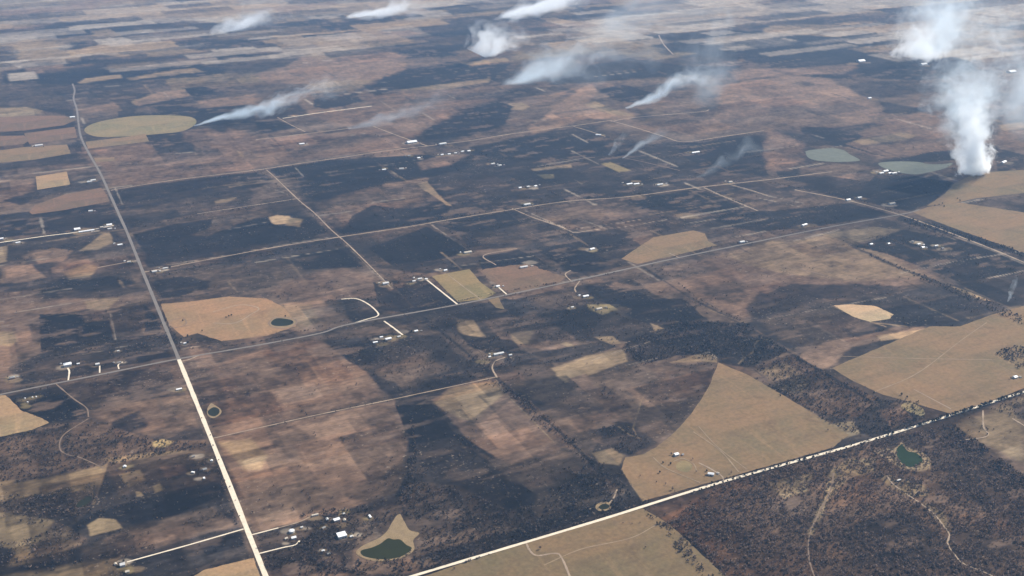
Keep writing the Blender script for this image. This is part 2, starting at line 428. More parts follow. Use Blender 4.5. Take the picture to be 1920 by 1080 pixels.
M 30 20 .9 | 110,715 250,690 330,680 350,740 380,800 280,820 200,800 150,750
K 25 15 .9 | 190,770 330,760 370,800 300,820 210,810
B 15 12 .8 | 200,700 320,690 345,740 250,750
D 20 12 .9 | 205,790 260,770 280,800 230,830 205,820
B 10 8 .9 | -20,742 60,735 110,722 165,780 90,800
D 8 6 1 | 45,765 80,748 120,740 160,775 150,785 92,792 70,782
K 8 8 1 | -20,828 70,806 95,795 180,790 300,825 390,825 390,840 250,865 130,882 -20,912
O 15 10 .9 | -20,905 60,902 130,890 195,872 190,900 170,935 100,945 -20,970
K 12 8 .9 | -20,945 60,930 170,920 160,960 40,975 -20,960
O 12 8 .9 | -20,960 30,965 100,975 90,1010 60,1040 -20,1020
O 12 8 .8 | 190,860 330,845 400,850 380,880 260,880
K 15 10 .9 | 200,870 400,840 420,900 330,920 220,930
O 6 5 .9 | 222,890 262,880 275,900 240,915
R 8 6 .9 | 300,875 350,870 355,890 310,898
O 6 4 .9 | 285,912 300,905 312,918 290,925
Y 6 5 .9 | 285,828 305,822 325,828 310,838 288,838
O 4 3 .9 | 253,920 265,922 272,930 255,932
B 12 10 1 | 180,940 250,935 400,905 440,960 440,985 300,985 200,970
D 8 5 1 | 165,962 250,940 320,928 420,905 425,925 330,965 250,982 230,978 190,972 150,995 128,1005 140,985
O 6 5 1 | 165,985 185,972 215,975 230,990 170,1005
K 15 10 1 | 150,1030 240,990 400,950 440,985 250,1042 160,1062
O 15 8 .9 | 40,1010 120,990 150,1020 100,1050 20,1060
K 15 10 .8 | 100,980 160,1010 130,1050 60,1070 60,1030
B 10 8 1 | 250,1050 455,998 470,1040 330,1075 255,1085
D 10 8 .9 | 370,1020 450,1000 460,1020 390,1040
O 15 8 1 | -20,1085 120,1060 225,1045 225,1090
// ---- near band right of road A
K 12 10 1 | 340,680 480,652 600,630 700,655 940,700 930,712 740,748 400,822
R 25 15 1 .15 | 370,710 440,670 590,635 680,690 720,740 560,785 420,815
Q 35 20 .5 | 440,680 580,640 660,670 700,720 600,760 500,740
K 15 10 .8 | 345,700 400,700 430,740 420,800 390,810
B 15 12 1 | 610,640 720,625 820,630 920,705 740,748 690,700
M 25 20 .7 .3 | 700,690 800,660 840,690 780,725 720,730
D 20 12 .8 | 690,700 740,715 760,740 730,745
R 10 10 1 | 398,825 560,788 740,750 770,830 740,900 690,945 480,1000 455,960
Q 30 20 .55 .15 | 420,830 500,820 640,775 735,765 765,830 740,880 600,870 500,880 450,880
T 15 8 .9 | 410,830 470,822 500,850 490,880 460,880 430,850
M 25 15 .8 | 450,900 560,890 640,920 620,950 500,980 465,960
K 15 10 .8 | 640,930 720,890 760,860 750,920 690,945
D 8 6 1 | 740,755 790,738 820,770 850,810 900,835 950,880 1000,925 960,960 900,925 840,915 790,890 775,860 768,830
B 15 10 1 | 775,830 850,820 960,900 940,950 780,900
D 8 4 .9 | 768,820 778,850 770,900 745,940 740,930 762,890
R 10 10 1 .1 | 812,750 850,725 935,712 1000,760 1065,820 1085,845 1040,840 1000,870 930,860 880,825 840,780
T 12 8 .9 | 815,755 850,725 930,715 945,735 890,790 860,785
R 10 6 .8 | 940,745 1000,765 1060,825 1000,830 960,800
K 8 4 .8 | 870,795 920,760 960,745 925,775 890,800
R 20 15 .8 | 930,850 1000,840 1060,830 1050,870 960,890
K 20 15 .9 | 880,840 960,870 1060,840 1110,870 1020,930 960,900
K 15 12 1 | 770,905 860,915 960,960 1060,900 1110,860 1205,940 1000,1012 790,1076 500,1085 470,1010 600,975 690,960 745,940
D 25 15 .7 | 470,1000 600,975 680,985 660,1075 500,1085
D 10 8 .7 | 780,1060 1000,1005 1205,940 1180,925 1000,985 800,1040
D 25 20 .8 | 940,900 1010,925 1000,950 950,945
K 12 10 1 | 935,712 1060,690 1170,650 1200,690 1345,675 1330,720 1290,770 1230,838 1180,855 1110,820 1050,770
M 25 20 .8 .2 | 1060,710 1200,690 1340,685 1290,770 1200,760 1100,760
D 20 12 .8 | 1120,790 1180,790 1230,830 1180,855 1130,830
T 8 8 1 | 1030,690 1100,668 1165,655 1178,678 1120,700 1060,718 1045,705
R 8 5 .9 | 1060,710 1100,700 1120,730 1085,735
T 5 4 .9 | 1255,680 1300,665 1340,665 1345,680 1320,678 1280,680
B 10 8 .9 | 1120,830 1170,845 1165,880 1190,920 1205,940 1100,870
T 8 6 .9 | 1110,850 1150,840 1170,855 1160,872 1125,868
// ---- lower right wood
W 8 8 1 | 1230,975 1270,955 1350,908 1640,825 1780,795 1920,890 1960,920 1960,1100 1370,1095 1300,1020
K 30 20 .7 .3 | 1400,920 1500,900 1540,960 1500,1040 1380,1060 1300,990
B 25 15 .7 | 1640,830 1780,795 1920,890 1920,1000 1830,940 1760,880
B 30 20 .6 | 1560,1000 1700,960 1760,1000 1760,1060 1600,1060
O 6 6 .9 | 1560,880 1590,860 1640,860 1640,885 1590,895 1560,930 1545,940
O 6 6 .9 | 1540,940 1556,925 1540,970 1522,1010 1515,1000
O 8 6 .95 | 1650,895 1670,890 1700,900 1735,910 1740,930 1700,930 1665,910
T 5 5 .9 | 1640,845 1690,838 1740,860 1748,880 1720,885 1690,880
O 6 6 .8 | 1730,940 1770,960 1790,1000 1770,990 1745,965
O 8 6 .8 | 1440,905 1520,890 1510,920 1470,935
D 15 8 .7 | 1220,985 1290,1000 1340,1050 1290,1030
M 8 6 1 | 1780,797 1850,765 1940,728 1960,905 1920,890
O 20 10 .7 | 1780,800 1920,745 1920,870 1860,840
B 10 5 .8 | 1895,760 1940,755 1940,790 1905,785
B 6 5 .95 | 1410,690 1482,662 1560,705 1650,748 1725,752 1735,785 1660,815 1595,812 1520,770 1460,735
W 12 10 .8 | 1410,690 1482,662 1560,705 1650,748 1600,790 1520,770
O 10 8 .6 .3 | 1420,695 1470,680 1520,710 1500,740 1460,730
O 6 5 .9 | 1560,795 1600,790 1610,812 1570,825
R 8 6 .9 | 1650,770 1690,760 1710,785 1670,805

// ---- extra patches
Q 8 8 .9 | 250,190 300,172 345,167 358,180 300,190 260,198
T 6 6 .9 | 190,440 205,435 212,455 180,470 150,470
Q 8 8 .8 | 60,475 100,465 135,470 120,490 70,495
T 8 6 .8 | 120,510 160,495 185,500 170,520 130,525
Q 10 8 .8 | 0,500 60,495 85,520 30,530 0,530
T 6 6 .8 | -10,465 12,462 14,490 -10,495
T 10 8 .7 | 160,565 230,555 200,580 165,580
D 6 4 .9 | 250,440 330,420 400,410 390,430 300,455 262,460
D 5 4 .9 | 285,470 420,445 540,430 560,440 420,470 280,496
D 5 4 .9 | 700,385 780,395 850,385 822,416 700,432 645,440 660,405
D 4 3 .9 | 560,345 640,335 740,325 720,345 620,370 575,372
D 4 3 .9 | 885,275 960,262 1060,255 1130,262 1125,285 1040,298 960,300 900,292
D 4 3 .9 | 1270,275 1350,262 1425,254 1432,285 1380,300 1300,300
D 4 3 .95 | 1185,376 1300,357 1350,372 1415,398 1320,402 1210,392
D 4 3 .9 | 1300,404 1440,398 1560,385 1660,400 1560,420 1420,436 1360,420
D 4 3 .9 | 860,395 950,398 980,420 880,440 830,425
D 4 3 .8 | 1060,440 1160,430 1200,440 1150,470 1090,475
D 4 3 .9 | 1010,470 1060,455 1150,490 1130,505 1070,512
D 4 3 .9 | 1110,535 1180,540 1320,598 1250,618 1180,590 1120,560
D 4 3 .85 | 800,535 850,570 770,588 715,560 740,540
D 4 3 .8 | 625,655 700,640 720,660 700,680 650,670
Q 14 8 1 | 525,568 600,565 640,588 660,606 570,626 540,616
T 20 10 .6 | 530,572 580,570 600,600 560,620 540,612
D 3 3 .9 | 897,488 960,474 1000,488 985,495 905,506
R 6 5 .9 | 920,555 960,548 1060,532 1062,540 960,562
K 20 8 .55 | 480,1000 640,935 740,890 690,900 600,915 500,945 462,955
K 14 8 .5 | 500,830 560,800 620,830 600,870 540,860
K 14 6 .5 | 405,740 470,720 520,740 480,790 410,815
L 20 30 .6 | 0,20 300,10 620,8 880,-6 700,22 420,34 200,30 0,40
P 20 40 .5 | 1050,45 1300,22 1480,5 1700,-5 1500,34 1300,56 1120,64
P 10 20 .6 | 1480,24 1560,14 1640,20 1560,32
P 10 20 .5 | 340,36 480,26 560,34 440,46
"""
STR = """
// class width feather noise alpha
D 7 2 2 .85 | 925,705 980,748 1050,810 1110,868
D 6 2 2 .8 | 790,592 850,640 925,705
D 5 2 2 .8 | 985,468 1040,508 1070,525
D 6 2 2 .8 | 1205,500 1290,556 1385,605
D 8 2 2 .9 | 1478,660 1560,708 1640,757
D 12 3 3 .7 | 1700,410 1800,442 1920,478
K 8 2 3 .7 | 1785,797 1850,840 1930,895
B 10 3 4 .9 | 1595,460 1680,500 1760,530 1850,570 1920,590
P 3 2 4 .35 | 1780,440 1850,465 1920,495
B 5 2 2 .7 | 1790,360 1850,372 1920,390
D 5 2 3 .7 | 755,745 765,800 772,860
P 3 1 5 .5 | 270,505 400,483 520,461 640,441
P 2 1 4 .5 | 640,445 807,419
P 3 1 5 .5 | 645,455 690,500 735,540
P 2 1 4 .5 | 480,492 633,467
P 3 1 4 .5 | 810,422 880,470
P 4 1 5 .6 | 1320,352 1365,372 1420,395
P 3 1 4 .5 | 1365,345 1405,356 1440,367 1510,382
P 2 1 4 .5 | 1060,380 1177,370
P 2 1 4 .5 | 1075,436 1180,424 1250,412
P 3 1 3 .4 | 500,350 560,372
P 3 1 3 .5 | 1425,372 1500,388
P 3 1 3 .5 | 1000,408 1055,425
P 3 1 4 .5 | 1085,410 1140,430
T 3 1 2 .6 | 1327,580 1387,603
T 3 1 2 .7 | 1415,385 1300,350
P 2 1 2 .6 | 1690,512 1780,492 1920,470
P 3 1 2 .6 | 1850,522 1900,512 1930,505
L 3 1 2 .7 | 1558,572 1620,600 1660,612
L 3 1 4 .5 | 1640,605 1700,612
P 2 1 3 .4 | 1440,598 1560,575 1660,558
P 2 1 2 .5 | 1390,640 1420,632 1450,640
O 2 1 2 .7 | 1432,628 1415,645 1412,660 1395,672 1385,682
P 2 1 2 .5 | 1300,668 1330,660 1345,672
T 2 1 1 .8 | 1165,880 1185,910 1205,940
T 2 1 1 .7 | 945,735 1000,790 1040,830
L 2 1 2 .7 | 690,200 615,210 540,218
P 2 1 2 .5 | 605,262 500,280
P 2 1 2 .5 | 790,298 720,310
T 3 2 2 .6 | 200,870 190,900 175,945
P 1.5 1 2 .5 | 207,587 217,637
P 2 1 3 .5 | 155,664 200,656 240,648
P 2 1 2 .4 | 340,655 420,640 540,622
P 2 1 3 .4 | 930,712 945,735
P 1.5 1 2 .5 | 1075,430 1200,412
P 2 1 4 .4 | 430,430 560,405
P 2 1 3 .4 | 1150,690 1240,670
P 2 1 2 .4 | 850,500 1000,480
P 2 1 3 .5 | 985,395 1040,420 1075,436
P 2 1 3 .4 | 1110,675 1220,640
O 2 1 2 .6 | 1220,723 1203,750 1187,803 1195,820
O 2 1 2 .6 | 1160,800 1180,815 1200,822
M 19 3 6 .5 | 498,1080 447,952 395,821 363,742 335,673
K 15 3 6 .5 | 335,673 300,588 268,510 240,440 222,400 205,362
M 13 2 6 .5 | 205,362 188,325 168,290 150,250 147,230 144,205
D 22 3 6 .5 | 775,1080 955,1026 1135,972 1350,905 1640,823 1920,735
K 13 2 5 .5 | 0,740 180,704 335,673 480,648 600,625 660,607 860,571 1060,530 1250,488 1400,457 1560,425 1690,402
M 11 2 6 .45 | 267,511 400,485 520,463 640,444 760,426 830,414 947,395 1060,378 1177,369 1305,352 1440,337
M 11 2 6 .45 | 208,357 332,337 480,319 630,297 800,274 960,251
M 12 2 6 .45 | 500,319 560,375 620,430 690,495 732,538
"""
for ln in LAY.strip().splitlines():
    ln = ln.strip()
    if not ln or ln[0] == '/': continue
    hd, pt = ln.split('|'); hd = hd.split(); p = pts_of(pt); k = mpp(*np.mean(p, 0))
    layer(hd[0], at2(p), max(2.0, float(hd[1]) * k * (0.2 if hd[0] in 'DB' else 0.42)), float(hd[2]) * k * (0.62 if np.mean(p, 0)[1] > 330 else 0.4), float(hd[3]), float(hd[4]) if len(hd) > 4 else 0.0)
for ln in STR.strip().splitlines():
    ln = ln.strip()
    if not ln or ln[0] == '/': continue
    hd, pt = ln.split('|'); hd = hd.split(); p = pts_of(pt); k = mpp(*np.mean(p, 0))
    strip(hd[0], at2(p), float(hd[1]) * k, float(hd[2]) * k, float(hd[3]) * k, float(hd[4]))

# small parcels, fence lines and lanes on the section grid; ash mottling and tufts
pr_ = np.random.default_rng(23)
def parcel(u0, v0, du, dv, fac, tint):
    k = np.nonzero((np.abs(gu - u0) < du + 30) & (np.abs(gv - v0) < dv + 30))[0]
    if not len(k): return
    s = np.minimum(du - np.abs(gu[k] - u0), dv - np.abs(gv[k] - v0)) + EN1[k] * 6
    a = np.clip(s / 5.0 + 0.5, 0, 1)[:, None]
    colr[k] *= 1 + a * (fac * np.array(tint) - 1)
GMAP = D_ < 9500
for i in range(900):
    r_ = 1650 + 7600 * pr_.random() ** 1.25; an = pr_.uniform(-.50, .50)
    p = np.array([math.sin(an) * r_, math.cos(an) * r_]); u0, v0 = p @ E1, p @ E2
    parcel(u0, v0, pr_.uniform(25, 190), pr_.uniform(20, 130), pr_.choice([0.58, 0.70, 0.84, 1.14, 1.28, 1.42]), pr_.choice([[1, 1, 1], [1.05, .99, .95], [.96, 1, 1.05]]))
for i in range(520):
    r_ = 3700 + 5200 * pr_.random() ** 1.3; an = pr_.uniform(-.50, .50)
    p = np.array([math.sin(an) * r_, math.cos(an) * r_]); L = pr_.uniform(40, 330); d = E1 if pr_.random() < .6 else E2
    d = d + pr_.normal(size=2) * 0.03
    strip(pr_.choice(['P', 'T', 'K', 'D', 'D', 'M']), [p - d * L / 2, p + d * L / 2], pr_.uniform(3, 9) * (r_ / 2500) ** .6, 3.0, pr_.uniform(2, 14), pr_.uniform(.25, .6))
for i in range(750):                                   # long thin far fields, seen edge on
    r_ = 8500 + 10500 * pr_.random() ** 1.4; an = pr_.uniform(-.50, .50)
    p = np.array([math.sin(an) * r_, math.cos(an) * r_]); u0, v0 = p @ E1, p @ E2
    du = pr_.uniform(70, 480) * (r_ / 9000); dv = pr_.uniform(35, 190) * (r_ / 9000)
    q = [E1 * (u0 + sx * du) + E2 * (v0 + sy * dv) for sx, sy in ((-1, -1), (1, -1), (1, 1), (-1, 1))]
    layer(pr_.choice(['T', 'L', 'P', 'P', 'P', 'D', 'B', 'B', 'K', 'Q']), q, 12, pr_.uniform(5, 40), pr_.uniform(0.25, 0.75))
lum = colr.mean(1)
burnt = np.clip((0.11 - lum) / 0.07, 0, 1)
m1 = fbm(gu / 34.0, gv / 26.0, 61, 4) - .5; m2 = fbm(gu / 150.0, gv / 60.0, 71, 4) - .5; m3 = fbm(gu / 14.0, gv / 12.0, 81, 2) - .5
amp = 0.22 + 0.70 * burnt
colr *= np.clip(1 + amp * (1.5 * m1 + 1.1 * m2 + 0.9 * m3), 0.45, 1.9)[:, None]
# unburned wisps of grass left standing in the black
wsp = np.clip((fbm(gu / 90.0, gv / 34.0, 91, 5) - 0.60) / 0.10, 0, 1) * np.clip((fbm(gu / 600.0, gv / 500.0, 95, 3) - 0.42) / 0.2, 0, 1) * burnt * 0.5
colr = colr * (1 - wsp[:, None]) + alb((132, 112, 100)) * wsp[:, None]
# hue drift: reddish soil to blue grey ash
hd_ = fbm(gu / 420.0, gv / 300.0, 99, 4) - .5
colr *= 1 + hd_[:, None] * (0.35 + 0.65 * burnt[:, None]) * np.array([0.16, 0.02, -0.15])

# worn yards round the farmhouses
HOUSES = """
barn 641,1006 19 17 6 0 roof_white flat | big square white barn, largest roof near the green pond
tank 547,998 12 12 5 0 roof_white round | round white tank beside the curved driveway
house 551,1010 10 7 4 0 roof_white gable | small white house directly below the round tank
house 631,976 14 9 4 0 roof_white gable | white roofed house between the big barn and the brown field
shed 614,975 5 8 3 0 roof_white gable | small white shed left of the white roofed house above the big barn
trailer 591,967 15 4 3 0 roof_tan flat | long low tan trailer at the end of the farm lane
shed 644,965 6 5 3 0 roof_white gable | small pale shed at the edge of the brown field
trailer 694,970 4 11 3 0 roof_white flat | narrow white trailer standing across, nearest the pond's sandy tip
shed 566,990 5 4 3 0 roof_white gable | tiny pale shed right of the round tank
shed 607,991 8 5 3 20 roof_grey gable | grey shed in the charred yard left of the big barn
shed 606,1034 5 4 3 0 roof_white gable | tiny white shed alone in the charred ground below the barn
shed 617,1040 6 4 3 -20 roof_grey gable | tiny grey shed alone in the charred ground below the barn
shed 661,1007 4 6 3 0 roof_tan gable | tiny tan shed right of the big barn
house 230,1061 10 9 5 0 roof_white gable | white house at the end of the straight white driveway
shed 239,1073 8 6 3 0 roof_tan gable | tan shed at the bottom edge under the white house
shed 363,857 6 4 3 0 roof_grey gable | small shed, upper left of the junk yard by the gravel road
shed 397,865 5 5 3 0 roof_white gable | small white shed closest to the gravel road in the junk yard
trailer 362,887 8 4 3 -40 roof_white flat | slanting white trailer in the junk yard by the gravel road
trailer 383,898 4 7 3 0 roof_white flat | white trailer lowest in the junk yard by the gravel road
shed 384,881 9 8 3 0 roof_grey gable | grey roofed house in the middle of the junk yard
shed 234,876 7 7 3 0 roof_white gable | pale shed among the brush clearings on the left
trailer 336,731 15 6 3 0 roof_white flat | white trailer left of the gravel road below the crossing
tank 47,748 4 4 3 0 roof_white round | small white tank, leftmost of the cluster over the black field
tank 52,755 4 4 3 0 roof_white round | small white tank, lowest of the cluster over the black field
tank 61,746 4 4 3 0 roof_white round | small white tank, middle of the cluster over the black field
tank 68,745 4 4 3 0 roof_white round | small white tank, rightmost of the cluster over the black field
house 127,686 21 15 7 0 roof_white hip | big white house in a tan yard left of the crossing
shed 147,683 8 5 3 0 roof_white gable | small white shed beside the big white house
house 183,684 11 9 4 0 roof_white gable | white house with a short drive, second along the paved road from the left
shed 222,659 6 5 3 0 roof_white gable | white shed standing alone above the forked drive
house 224,681 10 6 4 0 roof_grey gable | grey roofed house at the forked drive
house 347,645 8 6 4 0 roof_white gable | white house in dark trees just above the crossing
house 23,710 14 10 5 0 roof_grey hip | dark roofed house in a tan yard at the left edge
barn 728,637 18 10 5 0 roof_white gable | white barn in the middle of the farm below the paved road
trailer 704,643 14 6 3 0 roof_white flat | white trailer at the left end of the farm below the paved road
shed 715,633 9 6 3 0 roof_white gable | white shed above the left trailer of that farm
shed 748,632 10 6 3 0 roof_white gable | white shed at the end of the straight driveway
house 780,622 11 8 4 0 roof_white gable | white house ringed by a track, right of the farm
barn 935,665 30 9 5 0 roof_white gable | long white barn above the curling driveway
shed 957,667 9 6 4 0 roof_white gable | white shed right of the long barn
shed 918,670 7 5 3 0 roof_white gable | small white shed left of the long barn
barn 723,533 20 11 6 0 roof_white gable | white barn on the brown rise right of the pasture
house 787,524 14 9 4 0 roof_white gable | white house, middle of three above the white driveway
shed 776,528 10 6 3 0 roof_white gable | white shed, left of three above the white driveway
shed 799,524 9 6 3 0 roof_white gable | white shed, right of three above the white driveway
house 835,508 12 9 4 0 roof_white gable | white house at the head of the olive field's tan driveway
barn 982,502 27 10 5 0 roof_white gable | long white barn above the brown orchard field
house 933,538 12 10 4 0 roof_white gable | white house at the corner of the brown orchard field
barn 1098,557 19 10 5 0 roof_white gable | white barn below the hooked driveway
barn 988,385 27 13 6 0 roof_white gable | bright white barn by the bend of the middle lane
house 877,474 28 12 4 0 roof_tan gable | pale wide building at the corner of the dark blue field
house 1110,468 19 10 4 10 roof_white gable | pale house in the burned lot left of the bare tan lot
house 1123,580 19 10 4 0 roof_tan gable | tan house in a sandy yard
shed 1073,577 9 7 3 0 roof_white gable | tiny white shed left of the sandy yard
house 1391,455 19 11 5 0 roof_white gable | white house on the upper edge of the paved road
barn 1508,423 25 9 5 12 roof_white gable | white barn alone above the paved road right of the tan lot
house 1590,376 20 12 5 0 roof_white gable | white house on the dirt road, left of two near the field corner
house 1611,372 19 11 5 0 roof_white gable | white house on the dirt road, right of two near the field corner
barn 1672,383 26 14 5 0 roof_tan gable | pale building alone in the black field
shed 1633,459 11 9 4 0 roof_white gable | white shed at the pointed end of the black field
shed 1666,458 9 7 4 0 roof_white gable | white shed along the black field's upper lane
house 1722,459 13 9 4 0 roof_white gable | white house, upper of two in the black field
house 1730,465 12 9 4 0 roof_white gable | white house, lower of two in the black field
shed 1755,462 15 7 4 0 roof_white gable | low white shed right of the two houses in the black field
shed 1767,467 9 8 4 0 roof_grey gable | grey shed furthest right in the black field
shed 1712,454 8 8 4 0 roof_tan gable | tan shed left of the two houses in the black field
house 1903,709 11 9 5 0 roof_white gable | white house at the dark wood's edge by the right border
house 1268,854 11 9 5 0 roof_white gable | white roofed house in the tan field's yard
barn 1333,891 14 8 5 -40 roof_white gable | white barn beside the tree lined gravel road
trailer 1685,902 11 3 3 0 roof_white flat | small white trailer in the brown wood's clearing
house 175,339 21 12 5 0 roof_white gable | white house near the paved road, right of two
house 168,342 21 10 5 0 roof_white gable | white house near the paved road, left of two
barn 73,274 36 14 6 0 roof_white gable | long white barn between the tan fields on the left
house 170,397 16 10 5 0 roof_white gable | white house under the long brown tan field
house 205,423 20 13 5 0 roof_white gable | white house by the paved road at the end of the white lane
house 206,430 16 8 4 0 roof_white gable | low white house just under the end of the white lane
barn 145,431 22 18 5 0 roof_white gable | white barn at the left end of the shed row on the white lane
barn 157,435 34 9 4 0 roof_white gable | long white shed in the shed row on the white lane
barn 170,433 26 9 4 0 roof_white gable | white shed at the right end of the shed row on the white lane
house 191,427 12 9 4 0 roof_tan gable | tan house between the shed row and the paved road
house 225,460 17 9 4 0 roof_white gable | white house tucked against the paved road's left side
house 290,510 16 10 4 0 roof_white gable | white house where the dirt road leaves the paved road
house 310,504 17 7 4 0 roof_white gable | white house second along the dirt road
house 242,492 12 8 4 0 roof_tan gable | tan house beside the paved road, left side
house 3,449 14 11 5 0 roof_white gable | white house cut by the left edge
house 34,456 16 8 4 0 roof_white gable | white house on the lane near the left edge
barn 136,221 26 14 6 0 roof_white gable | white shed at the tip of the round tan field
barn 772,268 48 26 7 0 roof_white gable | large white shed beside the straight far track
barn 830,271 36 16 6 0 roof_white gable | white shed on the village road past the far track
house 566,271 24 12 5 0 roof_white gable | lone white house on the far brown field
house 829,291 13 10 4 0 roof_white gable | first white house from the left in the far village row
house 842,290 13 10 4 0 roof_white gable | second white house from the left in the far village row
house 854,288 13 10 4 0 roof_white gable | middle white house in the far village row
house 867,285 13 10 4 0 roof_white gable | second white house from the right in the far village row
house 879,284 14 11 4 0 roof_white gable | last white house at the right of the far village row
house 785,297 14 11 4 0 roof_white gable | white house left of the far village row
house 767,293 14 9 4 0 roof_grey gable | grey house left of the far village row
house 720,319 17 9 4 0 roof_white gable | white house in the dark flats below the village road
house 753,317 20 9 4 -20 roof_white gable | slanting white house in the dark flats below the village road
house 924,308 17 11 4 0 roof_white gable | white house at the burned rows, left of two
house 937,311 15 11 4 0 roof_white gable | white house at the burned rows, right of two
barn 1122,254 26 10 5 -30 roof_white gable | white shed along the far diagonal lane
barn 1304,287 40 12 5 0 roof_white gable | long white shed in the dark field over the thin smoke
barn 1180,346 27 10 4 0 roof_white gable | white trailer shed, left of two end to end
barn 1193,346 25 10 4 0 roof_white gable | white trailer shed, right of two end to end
barn 1237,347 28 10 4 0 roof_white gable | white shed right of the end to end pair
house 975,353 12 10 4 0 roof_white gable | left white house of three on the burned flats
house 990,351 12 10 4 0 roof_white gable | middle white house of three on the burned flats
house 1004,350 12 10 4 0 roof_white gable | right white house of three on the burned flats
house 1369,342 16 11 4 0 roof_tan gable | tan house by the rough lane's head
barn 1652,326 22 13 5 0 roof_white gable | white barn, left of four by the pale pond
barn 1660,322 24 14 5 0 roof_white gable | white barn, uppermost of four by the pale pond
barn 1668,326 16 9 5 0 roof_white gable | white barn, small one between the others by the pale pond
barn 1676,326 24 12 5 0 roof_white gable | white barn, right of four by the pale pond
barn 1882,305 34 12 5 20 roof_white gable | white shed right of the tall smoke column
barn 1614,116 46 34 8 0 roof_white gable | far white shed left of the burned square
barn 1731,122 44 26 8 0 roof_white gable | far pale shed under the distant smoke wall
barn 1896,136 50 34 8 0 roof_white gable | far white shed at the right edge
house 1630,185 20 14 5 0 roof_white gable | small far white house on the brown hill
"""
yr = np.random.default_rng(5); YARDS = []
for ln in HOUSES.strip().splitlines():
    hd = ln.split('|')[0].split(); x, y = [float(q) for q in hd[1].split(',')]; g = at(x, y)[:2]; YARDS.append(g)
    s_ = float(hd[2]) * .55 + 5
    for k_ in range(3):
        c_ = g + yr.normal(size=2) * s_ * (.3 + .5 * k_); r_ = s_ * yr.uniform(.6, 1.4)
        an = np.linspace(0, 2 * math.pi, 9)[:-1]
        layer(yr.choice(['T', 'P', 'Y', 'M', 'K']), np.stack([c_[0] + np.cos(an) * r_ * 1.4, c_[1] + np.sin(an) * r_], 1), 4, 8, yr.uniform(.3, .75))

LUM = colr.mean(1).reshape(NR, NA)
verts = np.stack([GX, GY, np.zeros_like(GX)], 1)
ii = np.arange(NR - 1)[:, None] * NA; jj = np.arange(NA)[None]; jn = (jj + 1) % NA
faces = np.stack([ii + jj, ii + jn, ii + NA + jn, ii + NA + jj], -1).reshape(-1, 4)[:, ::-1]
def ground_mat():
    ma = bpy.data.materials.new('burned_prairie'); ma.use_nodes = True
    n = ma.node_tree.nodes; l = ma.node_tree.links; b = n['Principled BSDF']
    b.inputs['Roughness'].default_value = 0.95; b.inputs['Specular IOR Level'].default_value = 0.08
    at_ = n.new('ShaderNodeAttribute'); at_.attribute_name = 'cover'
    tc = n.new('ShaderNodeTexCoord')
    mp = n.new('ShaderNodeMapping'); mp.inputs['Rotation'].default_value = (0, 0, -TH); l.new(tc.outputs['Object'], mp.inputs['Vector'])
    def noise(scale, det, sx=1, sy=1):
        m2 = n.new('ShaderNodeVectorMath'); m2.operation = 'MULTIPLY'; m2.inputs[1].default_value = (sx, sy, 1)
        l.new(mp.outputs[0], m2.inputs[0])
        t = n.new('ShaderNodeTexNoise'); t.inputs['Scale'].default_value = scale; t.inputs['Detail'].default_value = det; t.inputs['Roughness'].default_value = 0.6
        l.new(m2.outputs[0], t.inputs['Vector']); return t.outputs[0]
    def rng_(x, a, b_, c, d):
        r = n.new('ShaderNodeMapRange'); r.inputs[1].default_value = a; r.inputs[2].default_value = b_; r.inputs[3].default_value = c; r.inputs[4].default_value = d
        l.new(x, r.inputs[0]); return r.outputs[0]
    def mul(x, y):
        r = n.new('ShaderNodeMath'); r.operation = 'MULTIPLY'; l.new(x, r.inputs[0]); l.new(y, r.inputs[1]); return r.outputs[0]
    f = mul(mul(rng_(noise(0.010, 5), 0.3, 0.7, 0.72, 1.28), rng_(noise(0.07, 5, 0.6, 1.4), 0.3, 0.7, 0.74, 1.26)), rng_(noise(0.02, 3, 0.25, 2.2), 0.3, 0.7, 0.84, 1.16))
    vm = n.new('ShaderNodeVectorMath'); vm.operation = 'SCALE'; l.new(at_.outputs['Color'], vm.inputs[0]); l.new(f, vm.inputs['Scale'])
    # ash and unburned tufts: pale flecks
    fl = mul(rng_(noise(0.09, 3), 0.60, 0.70, 0, 1), rng_(noise(0.006, 3), 0.46, 0.62, 0, 0.7))
    mx = n.new('ShaderNodeMix'); mx.data_type = 'RGBA'; mx.inputs[7].default_value = (*alb((165, 150, 138)), 1)
    l.new(fl, mx.inputs[0]); l.new(vm.outputs[0], mx.inputs[6])
    l.new(mx.outputs[2], b.inputs['Base Color'])
    bu = n.new('ShaderNodeBump'); bu.inputs['Strength'].default_value = 0.5; bu.inputs['Distance'].default_value = 6.0      # low swales and rises
    l.new(noise(0.012, 5), bu.inputs['Height']); l.new(bu.outputs[0], b.inputs['Normal'])
    return ma
MAT['ground'] = ground_mat()
ground = mesh_obj('ground', verts, faces, MAT['ground'])
ca = ground.data.color_attributes.new('cover', 'FLOAT_COLOR', 'POINT')
ca.data.foreach_set('color', np.concatenate([colr, np.ones((len(colr), 1))], 1).astype(np.float32).ravel())
tag(ground, kind='structure')
del verts, faces

